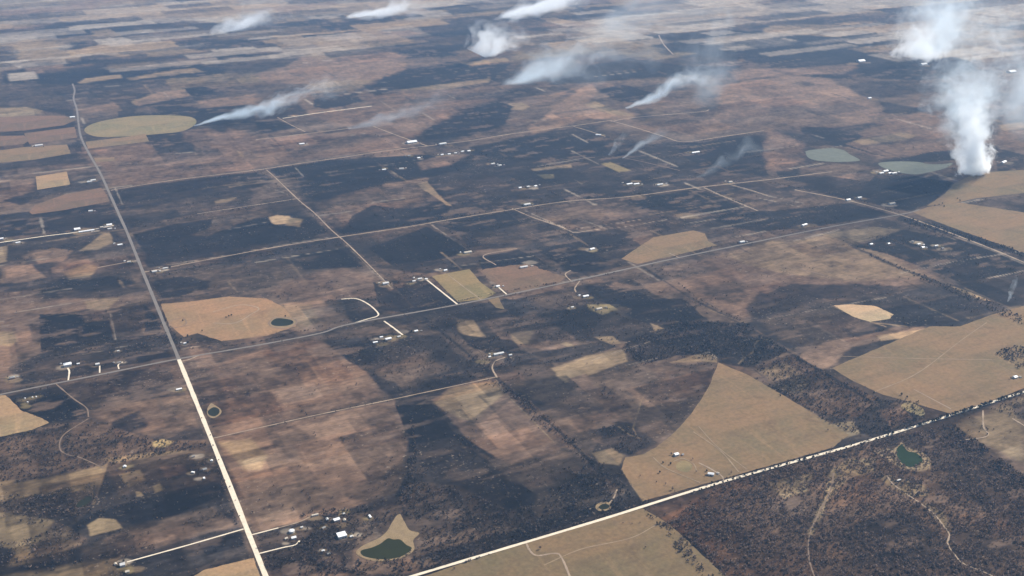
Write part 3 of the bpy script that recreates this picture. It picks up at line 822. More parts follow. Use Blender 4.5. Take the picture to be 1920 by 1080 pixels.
# ---------------------------------------------------------------- crisp fields, ponds and roads: thin sheets on the ground
def densify(p, step, amp, seed):
    out = []
    r = np.random.default_rng(seed); n = len(p)
    for i in range(n):
        a = p[i]; b = p[(i + 1) % n]; L = np.hypot(*(b - a)); k = max(1, int(L / step))
        nrm = np.array([-(b - a)[1], (b - a)[0]]) / (L + 1e-9)
        for j in range(k):
            q = a + (b - a) * j / k
            nz = (vnoise(np.array([q[0] / (step * 3)]), np.array([q[1] / (step * 3)]), seed)[0] - 0.5) * 2 + r.normal() * 0.3
            out.append(q + nrm * nz * amp * (0 if j == 0 else 1))
    return out
def smooth_closed(p, n=8):
    p = np.asarray(p); N = len(p); out = []
    for i in range(N):
        a, b, c, d = p[(i - 1) % N], p[i], p[(i + 1) % N], p[(i + 2) % N]
        for k in range(n):
            t = k / n
            out.append(0.5 * ((2 * b) + (c - a) * t + (2 * a - 5 * b + 4 * c - d) * t * t + (3 * b - a - 3 * c + d) * t ** 3))
    return out
def smooth_open(p, n=8):
    p = np.asarray(p); 
    if len(p) < 3: return p
    q = np.vstack([2 * p[0] - p[1], p, 2 * p[-1] - p[-2]]); out = []
    for i in range(1, len(q) - 2):
        a, b, c, d = q[i - 1:i + 3]
        for k in range(n):
            t = k / n
            out.append(0.5 * ((2 * b) + (c - a) * t + (2 * a - 5 * b + 4 * c - d) * t * t + (3 * b - a - 3 * c + d) * t ** 3))
    out.append(p[-1]); return np.array(out)
def sheet(name, poly, z, m, label=None, kind='structure', cat=None):
    vs = [(q[0], q[1], z) for q in poly]
    ar = sum(vs[i][0] * vs[(i + 1) % len(vs)][1] - vs[(i + 1) % len(vs)][0] * vs[i][1] for i in range(len(vs)))
    if ar < 0: vs.reverse()
    c = np.mean(vs, 0)
    o = mesh_obj(name, [np.array(v) - c for v in vs], [list(range(len(vs)))], m)
    o.location = c
    import bmesh
    bm = bmesh.new(); bm.from_mesh(o.data); bmesh.ops.triangulate(bm, faces=bm.faces[:]); bm.to_mesh(o.data); bm.free()
    return tag(o, label, cat, None, kind)
def ribbon(name, p, wd, z, m, label=None, jit=0.0, n=8):
    p = smooth_open(at2(p), n); N = len(p)
    t = np.gradient(p, axis=0); t /= np.linalg.norm(t, axis=1)[:, None] + 1e-9
    nm = np.stack([-t[:, 1], t[:, 0]], 1)
    wv = wd / 2 * (1 + jit * (np.random.default_rng(len(name) + N).random((N, 1)) - 0.5))
    Lr = np.hstack([p + nm * wv, np.full((N, 1), z)]); Rr = np.hstack([p - nm * wv, np.full((N, 1), z)])
    vs = np.empty((2 * N, 3)); vs[0::2] = Lr; vs[1::2] = Rr
    f = [[2 * i + 1, 2 * i + 3, 2 * i + 2, 2 * i] for i in range(N - 1)]
    o = mesh_obj(name, vs, f, m)
    return tag(o, label, None, None, 'structure')

FIELDS = """
p T .4 | dry tan field with a curved burned edge, above the long gravel road | 1347,680 1400,702 1470,742 1560,796 1592,815 1560,840 1390,888 1205,940 1165,880 1172,858 1205,852 1228,840 1252,822 1276,799 1296,776 1314,750 1330,722
p O .5 | unburned olive tan pasture below the gravel road at the bottom edge | 765,1090 990,1016 1205,953 1258,985 1375,1095
p T .4 | wide dry tan pasture with a wood at its right end | 1560,690 1700,630 1745,612 1800,612 1860,590 1925,572 1990,580 2000,700 1920,728 1790,778 1655,740 1600,715
p T .3 | tan field beyond the crossroads with a grey road along its foot | 1712,398 1740,388 1800,380 1930,400 1990,410 1990,500 1920,474 1800,432 1740,410
p O .3 | tan field at the foot of the tall smoke column | 1738,386 1770,365 1788,345 1830,324 1930,318 1990,325 1990,372 1920,362 1830,372 1780,383
p S .6 | small bare pale sandy lot in the burned field | 1563,573 1600,571 1640,574 1676,590 1668,598 1632,604 1600,594
p N .5 | tan pasture with a small pond right of the crossing | 300,570 352,566 430,556 500,560 530,575 552,600 555,612 500,630 415,640 370,625 345,632 318,610
p Y .3 | olive tan field split by a pale driveway | 810,518 880,505 902,530 930,550 905,562 858,566
p O .3 | small olive grass triangle under the paved road | 915,562 935,557 946,580 930,577
p T .3 | bare tan lot on the upper side of the paved road | 1165,485 1225,445 1300,432 1322,438 1328,452 1345,460 1270,478 1195,495
p L .5 | tan field corner cut by the left edge | -60,748 10,741 40,770 80,785 92,793 60,806 -60,832
p L .5 | warm tan field beside the gravel road at the bottom edge | 340,1095 385,1068 475,1046 492,1095
o G .2 | round irrigated green field beside the paved road | 158,244 180,230 240,219 300,216 355,219 368,230 345,245 300,251 230,256 180,256
p L .2 | small square light tan field left of the paved road | 67,331 125,322 132,346 70,356
p T .2 | tan field strip ending at the paved road under the green round field | 160,266 235,257 272,251 280,265 225,272 165,279
p Q .3 | long brown tan field over the houses left of the paved road | 55,398 65,385 120,365 190,352 200,365 205,378 120,394 60,402
p Q .3 | round tan field cut by the left edge of the view | -60,222 60,217 120,217 145,224 120,235 45,245 -60,250
p Q .3 | brown tan field between the round field and the paved road | 45,250 140,238 145,258 55,270
p Q .3 | tan field with a ragged right end at the left edge | -60,256 45,254 55,263 45,270 -60,280
p T .3 | light tan field with a square right end left of the paved road | -60,290 45,276 125,271 133,288 60,300 -60,310
p T .3 | pale brown field strip below the round green field | 175,296 215,295 212,302 180,304

o M .3 | small dark ringed hollow in the middle of the tan pasture | 415,594 428,588 440,592 443,598 430,602 418,600
p Y .3 | small fenced yard in the tan pasture | 318,602 342,598 346,608 322,614
o G .3 | green lawn in the tan field's yard | 1270,868 1285,864 1298,872 1292,884 1278,884 1268,878
o G .3 | pale green strip by the tall dark trees | 1690,764 1702,754 1728,765 1734,776 1722,779
p Q 1.5 | brown orchard field above the paved road, right of the olive field | 897,507 985,494 1062,520 1050,529 960,552 922,528
"""
fm = {}
NOBRUSH = []; PONDZ = []
def field_mat(c):
    if c in fm: return fm[c]
    base = alb(C[c])
    ma = bpy.data.materials.new('dry_grass_field'); ma.use_nodes = True
    n = ma.node_tree.nodes; l = ma.node_tree.links; b = n['Principled BSDF']
    b.inputs['Roughness'].default_value = 0.95; b.inputs['Specular IOR Level'].default_value = 0.08
    tc = n.new('ShaderNodeTexCoord'); mp = n.new('ShaderNodeMapping'); mp.inputs['Rotation'].default_value = (0, 0, -TH)
    l.new(tc.outputs['Object'], mp.inputs['Vector'])
    def noise(scale, det, sx, sy):
        v = n.new('ShaderNodeVectorMath'); v.operation = 'MULTIPLY'; v.inputs[1].default_value = (sx, sy, 1); l.new(mp.outputs[0], v.inputs[0])
        q = n.new('ShaderNodeTexNoise'); q.inputs['Scale'].default_value = scale; q.inputs['Detail'].default_value = det; q.inputs['Roughness'].default_value = .62
        l.new(v.outputs[0], q.inputs['Vector']); return q.outputs[0]
    def ramp(x, lo, hi, a0=0.0, a1=1.0):
        r = n.new('ShaderNodeMapRange'); r.inputs[1].default_value = lo; r.inputs[2].default_value = hi; r.inputs[3].default_value = a0; r.inputs[4].default_value = a1
        l.new(x, r.inputs[0]); return r.outputs[0]
    def blend(f, x, y):
        m_ = n.new('ShaderNodeMix'); m_.data_type = 'RGBA'; l.new(f, m_.inputs[0])
        for i_, q in ((6, x), (7, y)):
            if isinstance(q, np.ndarray): m_.inputs[i_].default_value = (*q, 1)
            else: l.new(q, m_.inputs[i_])
        return m_.outputs[2]
    c1 = blend(ramp(noise(.0045, 5, 1, 1), .34, .66), base * np.array([1.20, 1.05, .97]), base * np.array([.78, .86, .82]))   # pinkish and olive grass
    c2 = blend(ramp(noise(.02, 4, .12, 1.6), .48, .68, 0, .65), c1, base * .72)                                             # mowing bands and wheel marks
    c3 = blend(ramp(noise(.012, 5, 1, 1), .55, .68, 0, .65), c2, base * np.array([.66, .63, .62]))                           # thin, weedy stains
    c4 = blend(ramp(noise(.02, 4, 1.5, .15), .58, .70, 0, .55), c3, base * np.array([1.30, 1.24, 1.16]))                      # bleached streaks
    f = ramp(noise(.09, 4, 1, 1), .3, .7, .82, 1.18)
    v = n.new('ShaderNodeVectorMath'); v.operation = 'SCALE'; l.new(c4, v.inputs[0]); l.new(f, v.inputs['Scale'])
    l.new(v.outputs[0], b.inputs['Base Color']); fm[c] = ma
    return ma
fi = 0
for ln in FIELDS.strip().splitlines():
    ln = ln.strip()
    if not ln or ln[0] == '/': continue
    hd, lab, pt = ln.split('|'); hd = hd.split(); p = pts_of(pt); k = mpp(*np.mean(p, 0)); fi += 1
    if hd[0] == 'o': poly = smooth_closed(at2(p))
    else: poly = at2(p)
    poly = densify(np.asarray(poly), 5 * k, float(hd[2]) * k * 2.2, fi)
    NOBRUSH.append(at2(p)); sheet('field', poly, 0.20 + 0.04 * (fi % 9), field_mat(hd[1]), lab.strip())

def water_mat(name, c, rough=0.35):
    ma = bpy.data.materials.new(name); ma.use_nodes = True; b = ma.node_tree.nodes['Principled BSDF']; n = ma.node_tree.nodes; l = ma.node_tree.links
    b.inputs['Base Color'].default_value = (*c, 1); b.inputs['Roughness'].default_value = rough; b.inputs['IOR'].default_value = 1.33; b.inputs['Specular IOR Level'].default_value = 0.02
    no = n.new('ShaderNodeTexNoise'); no.inputs['Scale'].default_value = 0.25; bu = n.new('ShaderNodeBump'); bu.inputs['Strength'].default_value = 0.08
    tc = n.new('ShaderNodeTexCoord'); l.new(tc.outputs['Object'], no.inputs['Vector']); l.new(no.outputs[0], bu.inputs['Height']); l.new(bu.outputs[0], b.inputs['Normal'])
    n2 = n.new('ShaderNodeTexNoise'); n2.inputs['Scale'].default_value = 0.03; l.new(tc.outputs['Object'], n2.inputs['Vector'])
    mx = n.new('ShaderNodeMix'); mx.data_type = 'RGBA'; mx.inputs[6].default_value = (*(np.array(c) * 0.75), 1); mx.inputs[7].default_value = (*(np.array(c) * 1.3), 1)
    l.new(n2.outputs[0], mx.inputs[0]); l.new(mx.outputs[2], b.inputs['Base Color'])
    return ma
WM = dict(g=water_mat('green_pond_water', (0.020, 0.022, 0.007)), t=water_mat('teal_pond_water', (0.016, 0.028, 0.012)), p=water_mat('pale_silty_water', (0.11, 0.115, 0.088), 0.6), d=water_mat('dark_pond_water', (0.016, 0.018, 0.010)))
PONDS = """
g 1.2 | dark green pond near the bottom edge | 677,1033 697,1027 713,1020 727,1010 738,1012 750,1012 762,1022 772,1028 763,1038 745,1046 720,1049 697,1047 680,1042 | 668,1035 681,1023 709,1010 725,997 734,982 743,968 750,964 757,976 768,994 786,1000 775,1013 777,1029 766,1041 745,1049 715,1053 691,1050 674,1043
t .8 | teal pond in the brown wood | 1680,848 1690,834 1702,846 1718,850 1730,862 1722,872 1705,876 1690,868 | 1676,848 1688,830 1706,840 1735,852 1746,868 1735,878 1704,880 1682,868
d .5 | small dark pond beside the long gravel road | 390,771 400,764 410,767 411,775 402,781 392,778 | 388,770 395,757 403,760 414,768 414,776 402,784 391,781
d .4 | small pond in the tan pasture | 508,605 520,597 545,600 550,606 538,611 515,611 | 506,605 520,595 548,598 554,606 540,614 512,613
p .3 | pale silty pond, upper left one of two | 1511,288 1513,283 1535,280 1562,278 1582,282 1592,289 1606,296 1612,301 1598,303 1575,304 1550,303 1530,301 1516,296 |
p .3 | pale silty pond, lower right one of two | 1647,307 1660,304 1690,303 1722,304 1740,308 1768,308 1786,306 1776,314 1752,321 1722,327 1700,326 1675,321 1655,314 |
d .3 | narrow dark pond among the scrub on the left | 143,948 152,938 168,931 172,936 160,948 148,951 |
d .4 | ring shaped little pond in the burned scrub | 1124,949 1132,945 1141,947 1141,953 1130,956 1123,953 | 1117,948 1130,941 1144,944 1145,954 1130,959 1119,956
"""
for ln in PONDS.strip().splitlines():
    hd, lab, pt, bank = ln.split('|'); hd = hd.split(); p = pts_of(pt); k = mpp(*np.mean(p, 0))
    PONDZ.append(at2(pts_of(pt))); NOBRUSH.append(at2(pts_of(bank if bank.strip() else pt)))
    o = sheet('pond_water', smooth_closed(at2(p)), 0.75, WM[hd[0]], lab.strip())
    if bank.strip():
        q = densify(np.asarray(smooth_closed(at2(pts_of(bank)))), 5 * k, float(hd[1]) * k, 5)
        sheet('pond_bank', q, 0.62, MAT['sand'], 'sandy bank round the ' + lab.strip())

ROADLINES = []
ROADS = """
// name width material z | label | pts
gravel_road 12 gravel 0.55 | bright white gravel road running down to the bottom edge | 580,1285 540,1185 498,1080 447,952 395,821 363,742 335,673
gravel_road 8.5 gravel 0.55 | white gravel road with broken tree shade across the lower right | 560,1145 700,1103 775,1080 955,1026 1135,972 1350,905 1640,823 1920,735 2040,697 2200,650
paved_road 11 asphalt 0.60 | grey paved road running from the crossing to the upper left | 335,673 300,588 268,510 240,440 222,400 205,362 188,325 168,290 155,265 150,250 147,230 144,205 138,185 140,170 136,157
paved_road 9 asphalt 0.57 | grey paved road running across the whole picture | -120,765 0,740 180,704 335,673 480,648 600,625 660,607 860,571 1060,530 1250,488 1400,457 1560,425 1690,402 1725,393
dirt_road 8 dirt 0.53 | pale dirt road leaving the crossroads to the right | 1490,356 1590,376 1685,402 1740,421 1790,440 1850,463 1920,492 2010,530
dirt_road 7 dirt 0.51 | pale dirt road from the paved road to the centre | 267,511 400,485 520,463 640,444 760,426 830,414 947,395 1060,378 1177,369 1305,352 1440,337 1560,322
dirt_road 8 dirt 0.51 | pale dirt road past the far village | 208,357 235,352 332,337 480,319 565,306 630,297 730,282 800,274 880,264 960,251 1075,236 1145,226
dirt_track 5 dirt 0.49 | broken pale track running down from the village road | 500,319 515,332 560,375 590,400 620,430 650,456 690,495 732,538
dirt_track 5 dirt 0.49 | thin pale track ending at the middle lane | 370,401 475,385 562,372
dirt_track 8 dirt 0.49 | far pale track at the left of the smoke | 480,262 605,247 660,240
dirt_track 9 gravel 0.49 | far bright straight track behind the brown fields | 530,222 610,210 697,199
dirt_track 6 dirt 0.49 | short diagonal track among far burned yards | 520,220 545,234 572,247
dirt_track 8 dirt 0.49 | straight track up from the white sheds | 700,237 750,256 802,274
dirt_track 6 dirt 0.49 | diagonal lane above the burned flats, left one | 1075,237 1105,246 1135,256
dirt_track 8 dirt 0.49 | diagonal lane above the burned flats, right one | 1145,226 1200,242 1245,256 1282,266 1350,257 1432,245
dirt_track 8 dirt 0.49 | brown track along the burned slope's foot | 1145,228 1192,220 1310,210 1330,206
dirt_track 5 faint 0.49 | faint lane between two yellow lots | 1055,300 1115,295
dirt_track 5 faint 0.49 | faint lane under the two small smokes | 1170,296 1212,305 1275,320
dirt_track 6 dirt 0.49 | pale rough lane with scattered yards | 1320,352 1365,372 1420,395
driveway 5 dirt 0.47 | thin driveway to the yards beyond the rough lane | 1365,345 1405,356 1440,367
dirt_track 5 dirt 0.49 | pale lane down to the paved road in the burned flats | 960,391 997,407 1055,427
driveway 4.5 gravel 0.47 | straight white driveway to the farm by the bottom left | 238,1054 350,1023 457,992
driveway 4 gravel 0.47 | white driveway along the small fenced paddock | 472,1003 522,990
driveway 3 dirt 0.47 | thin farm lane behind the white tank | 522,990 560,979 588,966
driveway 4 gravel 0.47 | curved white driveway below the white tank | 486,1038 530,1027 553,1022 562,1014
dirt_track 4 dirt 0.45 | straight pale farm track across the brown fields | 399,822 483,803 563,785 633,770 740,748 847,725 930,707
driveway 5 dirt 0.47 | curling driveway to the long white barn | 932,708 923,690 930,677 947,670
driveway 6 gravel 0.47 | straight white driveway left of the olive field | 798,523 828,547 858,571
driveway 6 gravel 0.47 | straight white driveway down to the white farm | 720,602 738,615 755,628
driveway 5 gravel 0.47 | curved pale driveway looping off the paved road | 660,607 690,598 707,593 708,586 690,570 667,560 640,561
driveway 5 gravel 0.47 | short white driveway right of the olive field | 933,537 950,552
driveway 3 dirt 0.75 | tan driveway cutting the olive field in two | 840,515 872,540 902,562
driveway 5 dirt 0.47 | pale hooked driveway above the paved road | 1073,529 1060,515 1070,507
driveway 5 dirt 0.47 | pale hooked driveway below the paved road | 1087,527 1078,540 1080,548
driveway 5 dirt 0.47 | pale lane along the burned lot | 970,466 907,479 930,497
driveway 7 gravel 0.47 | white lane with sheds at the left edge | -60,464 0,455 83,443 147,435 213,423
driveway 5 dirt 0.47 | tan lane of small yards left of the paved road | 183,502 257,488
driveway 5 gravel 0.47 | short drive of the big white house | 128,713 130,697 127,690
driveway 4 gravel 0.47 | short drive of the middle house | 187,699 187,686
driveway 4 gravel 0.47 | short forked drive of the right house | 223,692 222,684 232,678
dirt_track 4 faint 0.45 | grey track curving through the burned field on the left | 105,720 137,747 162,765 166,782
dirt_track 5 dirt 0.45 | pale turnout right of the crossing | 337,678 352,675 372,667
dirt_track 3.5 faint 0.45 | winding footpath through the left scrub wood | 166,785 120,815 112,840 125,852 150,858 195,878
dirt_track 3.5 faint 0.45 | tan trail down the middle of the brown wood | 1563,887 1557,920 1537,960 1518,1003 1517,1047 1530,1090
dirt_track 3.5 dirt 0.45 | pale winding trail in the right part of the brown wood | 1663,892 1677,910 1720,940 1750,963 1772,990 1780,1003 1777,1020 1790,1040 1807,1057 1850,1075 1900,1100
driveway 4.5 dirt 0.75 | pale curved driveway in the bottom pasture | 987,1019 993,1032 1007,1042 1040,1038 1053,1046 1072,1090
dirt_track 4 dirt 0.75 | pale bent track in the right pasture | 1843,770 1844,800 1851,818 1800,826
dirt_track 5 dirt 0.75 | short pale track at the right edge | 1898,785 1920,798 1950,815
dirt_track 3 dirt 0.75 | straight tan track down the wide pasture | 1713,730 1783,767
dirt_track 3 trace 0.75 | faint double track across the tan field | 1300,810 1350,845 1385,885
dirt_track 4 dirt 0.75 | pale drive loop at the tan field barn | 1310,868 1330,878 1352,892 1357,900
dirt_track 4 dirt 0.45 | pale tail of the ring shaped pond | 1140,946 1150,935 1157,918
dirt_track 5 faint 0.45 | faint lane beside the hedgerow right of centre | 1545,515 1500,505
driveway 4 dirt 0.75 | drive to the tan lot's house | 1255,475 1275,484
dirt_track 9 dirt 0.45 | far pale road climbing to the horizon | 1235,66 1245,84 1262,102
dirt_track 4 faint 0.78 | dark rim of the pasture pond | 503,606 516,596 548,597 556,606 540,616 512,614 503,606
dirt_track 3 faint 0.78 | dark rim of the fenced yard | 316,602 343,597 348,609 321,615 316,602
dirt_track 4 dirt 0.78 | pale curved track in the tan pasture | 400,585 450,572 485,578 470,590 440,606 400,606
dirt_track 2.5 trace 0.78 | pale loop track in the tan field's yard | 1225,858 1245,876 1280,892 1312,905
dirt_track 2.5 trace 0.78 | pale arc track above the lawn | 1262,866 1280,860 1300,870 1306,882
dirt_track 2.5 trace 0.78 | faint straight track up the tan field | 1310,800 1345,838 1400,880
dirt_track 2.5 trace 0.78 | faint fence track across the wide pasture | 1570,668 1700,672 1860,675
dirt_track 2.5 trace 0.78 | faint curving track on the wide pasture | 1640,735 1720,700 1800,640 1850,605
dirt_track 2.5 trace 0.78 | faint cattle track in the bottom pasture | 1020,1060 1090,1030 1180,1010 1230,985
"""
for ln in ROADS.strip().splitlines():
    ln = ln.strip()
    if not ln or ln[0] == '/': continue
    hd, lab, pt = ln.split('|'); nm, wd, mt, z = hd.split()
    ROADLINES.append((smooth_open(at2(pts_of(pt)), 4), float(wd) / 2 + 1.0))
    ribbon(nm, pts_of(pt), float(wd), float(z), MAT[mt], lab.strip(), 0.6 if mt in ('dirt', 'faint', 'trace') else 0.22)

# ---------------------------------------------------------------- trees
def clump(r_, n, rad, hgt, z0, leaf, shape):
    """crown of many small leaf-sized faces spread through its volume"""
    vs = []; fs = []
    for i in range(n):
        d = r_.normal(size=3); d /= np.linalg.norm(d) + 1e-9
        u = r_.random() ** 0.45
        lump = 0.75 + 0.45 * math.sin(3 * math.atan2(d[1], d[0]) + shape) * (0.5 + 0.5 * d[2])
        c = np.array([d[0] * rad * u * lump, d[1] * rad * u * lump, z0 + hgt * (0.5 + 0.5 * d[2] * u)])
        a = r_.normal(size=3); a /= np.linalg.norm(a); b = np.cross(a, r_.normal(size=3)); b /= np.linalg.norm(b) + 1e-9
        s = leaf * (0.6 + 0.8 * r_.random()); k = len(vs)
        vs += [c - a * s - b * s * .6, c + a * s - b * s * .5, c + a * s * .8 + b * s * .6, c - a * s * .9 + b * s * .5]
        fs.append([k, k + 1, k + 2, k + 3])
    return np.array(vs), np.array(fs)
def limb(p0, p1, r0, r1):
    p0 = np.array(p0, float); p1 = np.array(p1, float); d = p1 - p0; d /= np.linalg.norm(d)
    a = np.cross(d, [0.3, 0.9, 0.2]); a /= np.linalg.norm(a); b = np.cross(d, a); v = []
    for c, r in ((p0, r0), (p1, r1)):
        for i in range(4):
            t = i * math.pi / 2; v.append(c + (a * math.cos(t) + b * math.sin(t)) * r)
    return np.array(v), np.array([[i, (i + 1) % 4, 4 + (i + 1) % 4, 4 + i] for i in range(4)])
def join(ms):
    V = []; F = []; k = 0
    for v, f in ms: V.append(v); F.append(f + k); k += len(v)
    return np.vstack(V), np.vstack(F)
def trunk_mesh(r_):
    ms = [limb((0, 0, 0), (0.02, 0, 0.45), 0.05, 0.03), limb((0.02, 0, 0.45), (0, 0.03, 0.85), 0.03, 0.008)]
    for i in range(5):
        t = r_.random() * 6.28; h0 = 0.3 + 0.1 * i
        ms.append(limb((0.01, 0, h0), (math.cos(t) * 0.32, math.sin(t) * 0.32, h0 + 0.25), 0.018, 0.005))
    return join(ms)
KIND = dict(a='ashen', b='bare', n='brown', c='char', d='cedar')
protos = {}
def proto(kind, i):
    key = (kind, i)
    if key not in protos:
        r_ = np.random.default_rng(100 + i + ord(kind) * 7)
        tv, tf = trunk_mesh(r_)
        if kind == 'd': cv, cf = clump(r_, 70, 0.40, 0.85, 0.12, 0.13, r_.random() * 6)
        else: cv, cf = clump(r_, 60, 0.46, 0.65, 0.32, 0.085, r_.random() * 6)
        r0 = mesh_obj('trunk', tv, tf, MAT['bark']); c0 = mesh_obj('crown', cv, cf, MAT[KIND[kind]])
        protos[key] = (r0.data, c0.data)
        bpy.data.objects.remove(r0); bpy.data.objects.remove(c0)
    return protos[key]
def tree(x, y, size, kind, label, group=None, off=(0, 0)):
    g = at(x, y); i = random.randrange(5)
    tm, cm = proto(kind, i)
    o = bpy.data.objects.new({'d': 'cedar_tree'}.get(kind, 'bare_tree'), None); col.objects.link(o)
    o.location = (g[0] + off[0], g[1] + off[1], 0.2); o.rotation_euler = (0, 0, random.random() * 6.28)
    s = size * random.uniform(0.8, 1.25); o.scale = (s * random.uniform(.9, 1.2), s * random.uniform(.9, 1.2), s)
    for nm, me in (('trunk', tm), ('crown', cm)):
        c = bpy.data.objects.new(nm, me); col.objects.link(c); c.parent = o
    return tag(o, label, 'tree', group)
SING = """
d 1690,741 9 | tall dark tree, left one of the pair by the green strip
d 1701,746 9 | tall dark tree, right one of the pair by the green strip
b 1697,752 7 | lower brown tree under the pair by the green strip
d 1639,738 7 | dark tree where the wood meets the wide pasture
b 1200,893 6 | brown tree alone in the tan field's grey corner
b 1231,905 6 | brown bush beside the barer trees of the grey corner
d 1237,887 7 | brown tree, upper one in the grey corner
b 1248,909 6 | dark small tree nearest the gravel road in the grey corner
b 1261,919 8 | wide brown tree by the gravel road under the tan yard
d 1243,869 7 | dark tree left of the tan yard's house
d 1257,871 8 | dark tree just below the tan yard's house
b 1305,886 6 | small tree left of the white barn
b 1299,862 6 | thin tree above the green yard
d 1325,884 6 | dark tree touching the white barn
b 1371,888 7 | brown tree right of the white barn
b 1552,808 6 | brown bush on the tan field's right tip
d 1463,743 6 | dark bush at the tan field's edge, upper of two
d 1300,972 6 | dark bush at the bottom pasture's corner
b 1168,982 5 | thin bush in the bottom pasture below the road, left of three
b 1185,983 5 | thin bush in the bottom pasture below the road, middle of three
b 1200,981 5 | thin bush in the bottom pasture below the road, right of three
b 1013,1030 8 | wide brown tree at the pasture driveway
b 1210,1028 6 | brown bush pair alone in the bottom pasture
b 852,1068 6 | brown tree at the bottom edge of the pasture
d 232,1053 6 | dark tree beside the white house at the bottom left
d 224,1060 6 | dark tree left of the white house at the bottom left
d 130,677 7 | dark tree above the big white house
d 149,678 7 | dark tree right of the big white house
d 690,563 8 | black tree at the top of the looping driveway
d 952,625 7 | dark tree alone in the brown rough lot
d 1174,628 7 | dark tree alone in the burned flats below the sandy yard
d 973,703 6 | small dark tree right of the curling driveway
d 1851,815 5 | dark tree at the bend of the pasture track
d 1836,811 5 | dark bush left of the bend of the pasture track
b 1815,809 5 | brown bush further left of the pasture track's bend
d 429,594 6 | dark tree in the middle of the tan pasture
d 434,592 6 | dark tree beside the middle one in the tan pasture
d 424,596 5 | dark bush left of the middle tree in the tan pasture
d 535,594 7 | dark tree above the pasture pond
d 548,605 6 | dark tree right of the pasture pond
d 343,602 6 | dark tree right of the small yard in the tan pasture
d 379,621 5 | tiny dark tree low in the tan pasture
d 340,638 8 | round dark tree left of the house above the crossing
d 352,632 8 | round dark tree above the house above the crossing
d 360,638 8 | round dark tree right of the house above the crossing
d 1770,388 6 | dark tree in the smoky tan field, left of three
d 1795,373 7 | dark tree in the smoky tan field, middle of three
d 1800,377 6 | dark tree in the smoky tan field, right of three
"""
for ln in SING.strip().splitlines():
    hd, lab = ln.split('|'); k, xy, s = hd.split(); x, y = xy.split(',')
    tree(float(x), float(y), float(s), k, lab.strip())
ROWS = """
// spacing_px side_m size kinds label group | polyline
9 -6 7 cd | dark scrubby tree in the row shading the tree lined gravel road | trees along the lower right gravel road | 1300,922 1350,905 1480,869 1600,835 1680,810
4 -4.5 10 cd | dark tree in the dense row hiding the gravel road at the right | dense tree row over the right end of the gravel road | 1700,803 1760,785 1850,757 1930,732
10 8 7 bd | bare tree on the upper verge of the tree lined gravel road | trees on the upper verge of the lower right gravel road | 1330,912 1400,893 1520,860 1640,826 1780,783 1900,745
22 9 4 cd | dark bush on the left verge of the white gravel road | bushes beside the white gravel road | 372,780 395,838 412,885 432,935 450,990
26 8 4 cd | dark bush on the right verge of the white gravel road | bushes on the right side of the white gravel road | 380,765 397,805 408,835
14 4 4 cd | small dark tree strung along the straight farm track | trees along the straight farm track | 560,782 620,772 700,758 720,750
12 4 5 cd | dark tree along the hedgerow right of the centre fields | hedgerow trees right of the centre fields | 800,600 850,645 915,700
11 3 5 bd | dark tree on the edge of the burned thicket above the pale strip | trees over the pale strip | 1010,685 1060,675 1110,660 1160,648
11 2 5 cd | dark tree on the upper border of the dry tan field | trees on the upper border of the tan field | 1400,702 1440,722 1490,752 1550,790
10 0 5 cd | dark tree in the line between the two burned blocks | tree line between burned blocks | 985,470 1020,495 1060,518
10 0 5 cd | dark tree in the diagonal line under the burned wood | diagonal tree line | 1484,664 1530,690 1590,724 1640,752
9 0 6 d | small dark tree of the short line in the smoky tan field | short tree line in the tan field | 1752,386 1770,382 1785,378
"""
for ln in ROWS.strip().splitlines():
    if ln[0] == '/': continue
    hd, lab, grp, pt = ln.split('|'); sp, off, sz, kd = hd.split(); p = np.array(pts_of(pt)); off = float(off)
    for i in range(len(p) - 1):
        n = max(1, int(np.hypot(*(p[i + 1] - p[i])) / float(sp)))
        ga = at2(p[i:i + 1])[0]; gb = at2(p[i + 1:i + 2])[0]; d = (gb - ga) / np.linalg.norm(gb - ga); nm = np.array([-d[1], d[0]])
        for j in range(n):
            if random.random() < 0.12: continue
            q = p[i] + (p[i + 1] - p[i]) * (j + random.uniform(-.4, .4)) / n
            w_ = nm * (off + random.gauss(0, 1.5))
            tree(q[0], q[1], float(sz), random.choice(kd), lab.strip(), grp.strip(), (w_[0], w_[1]))

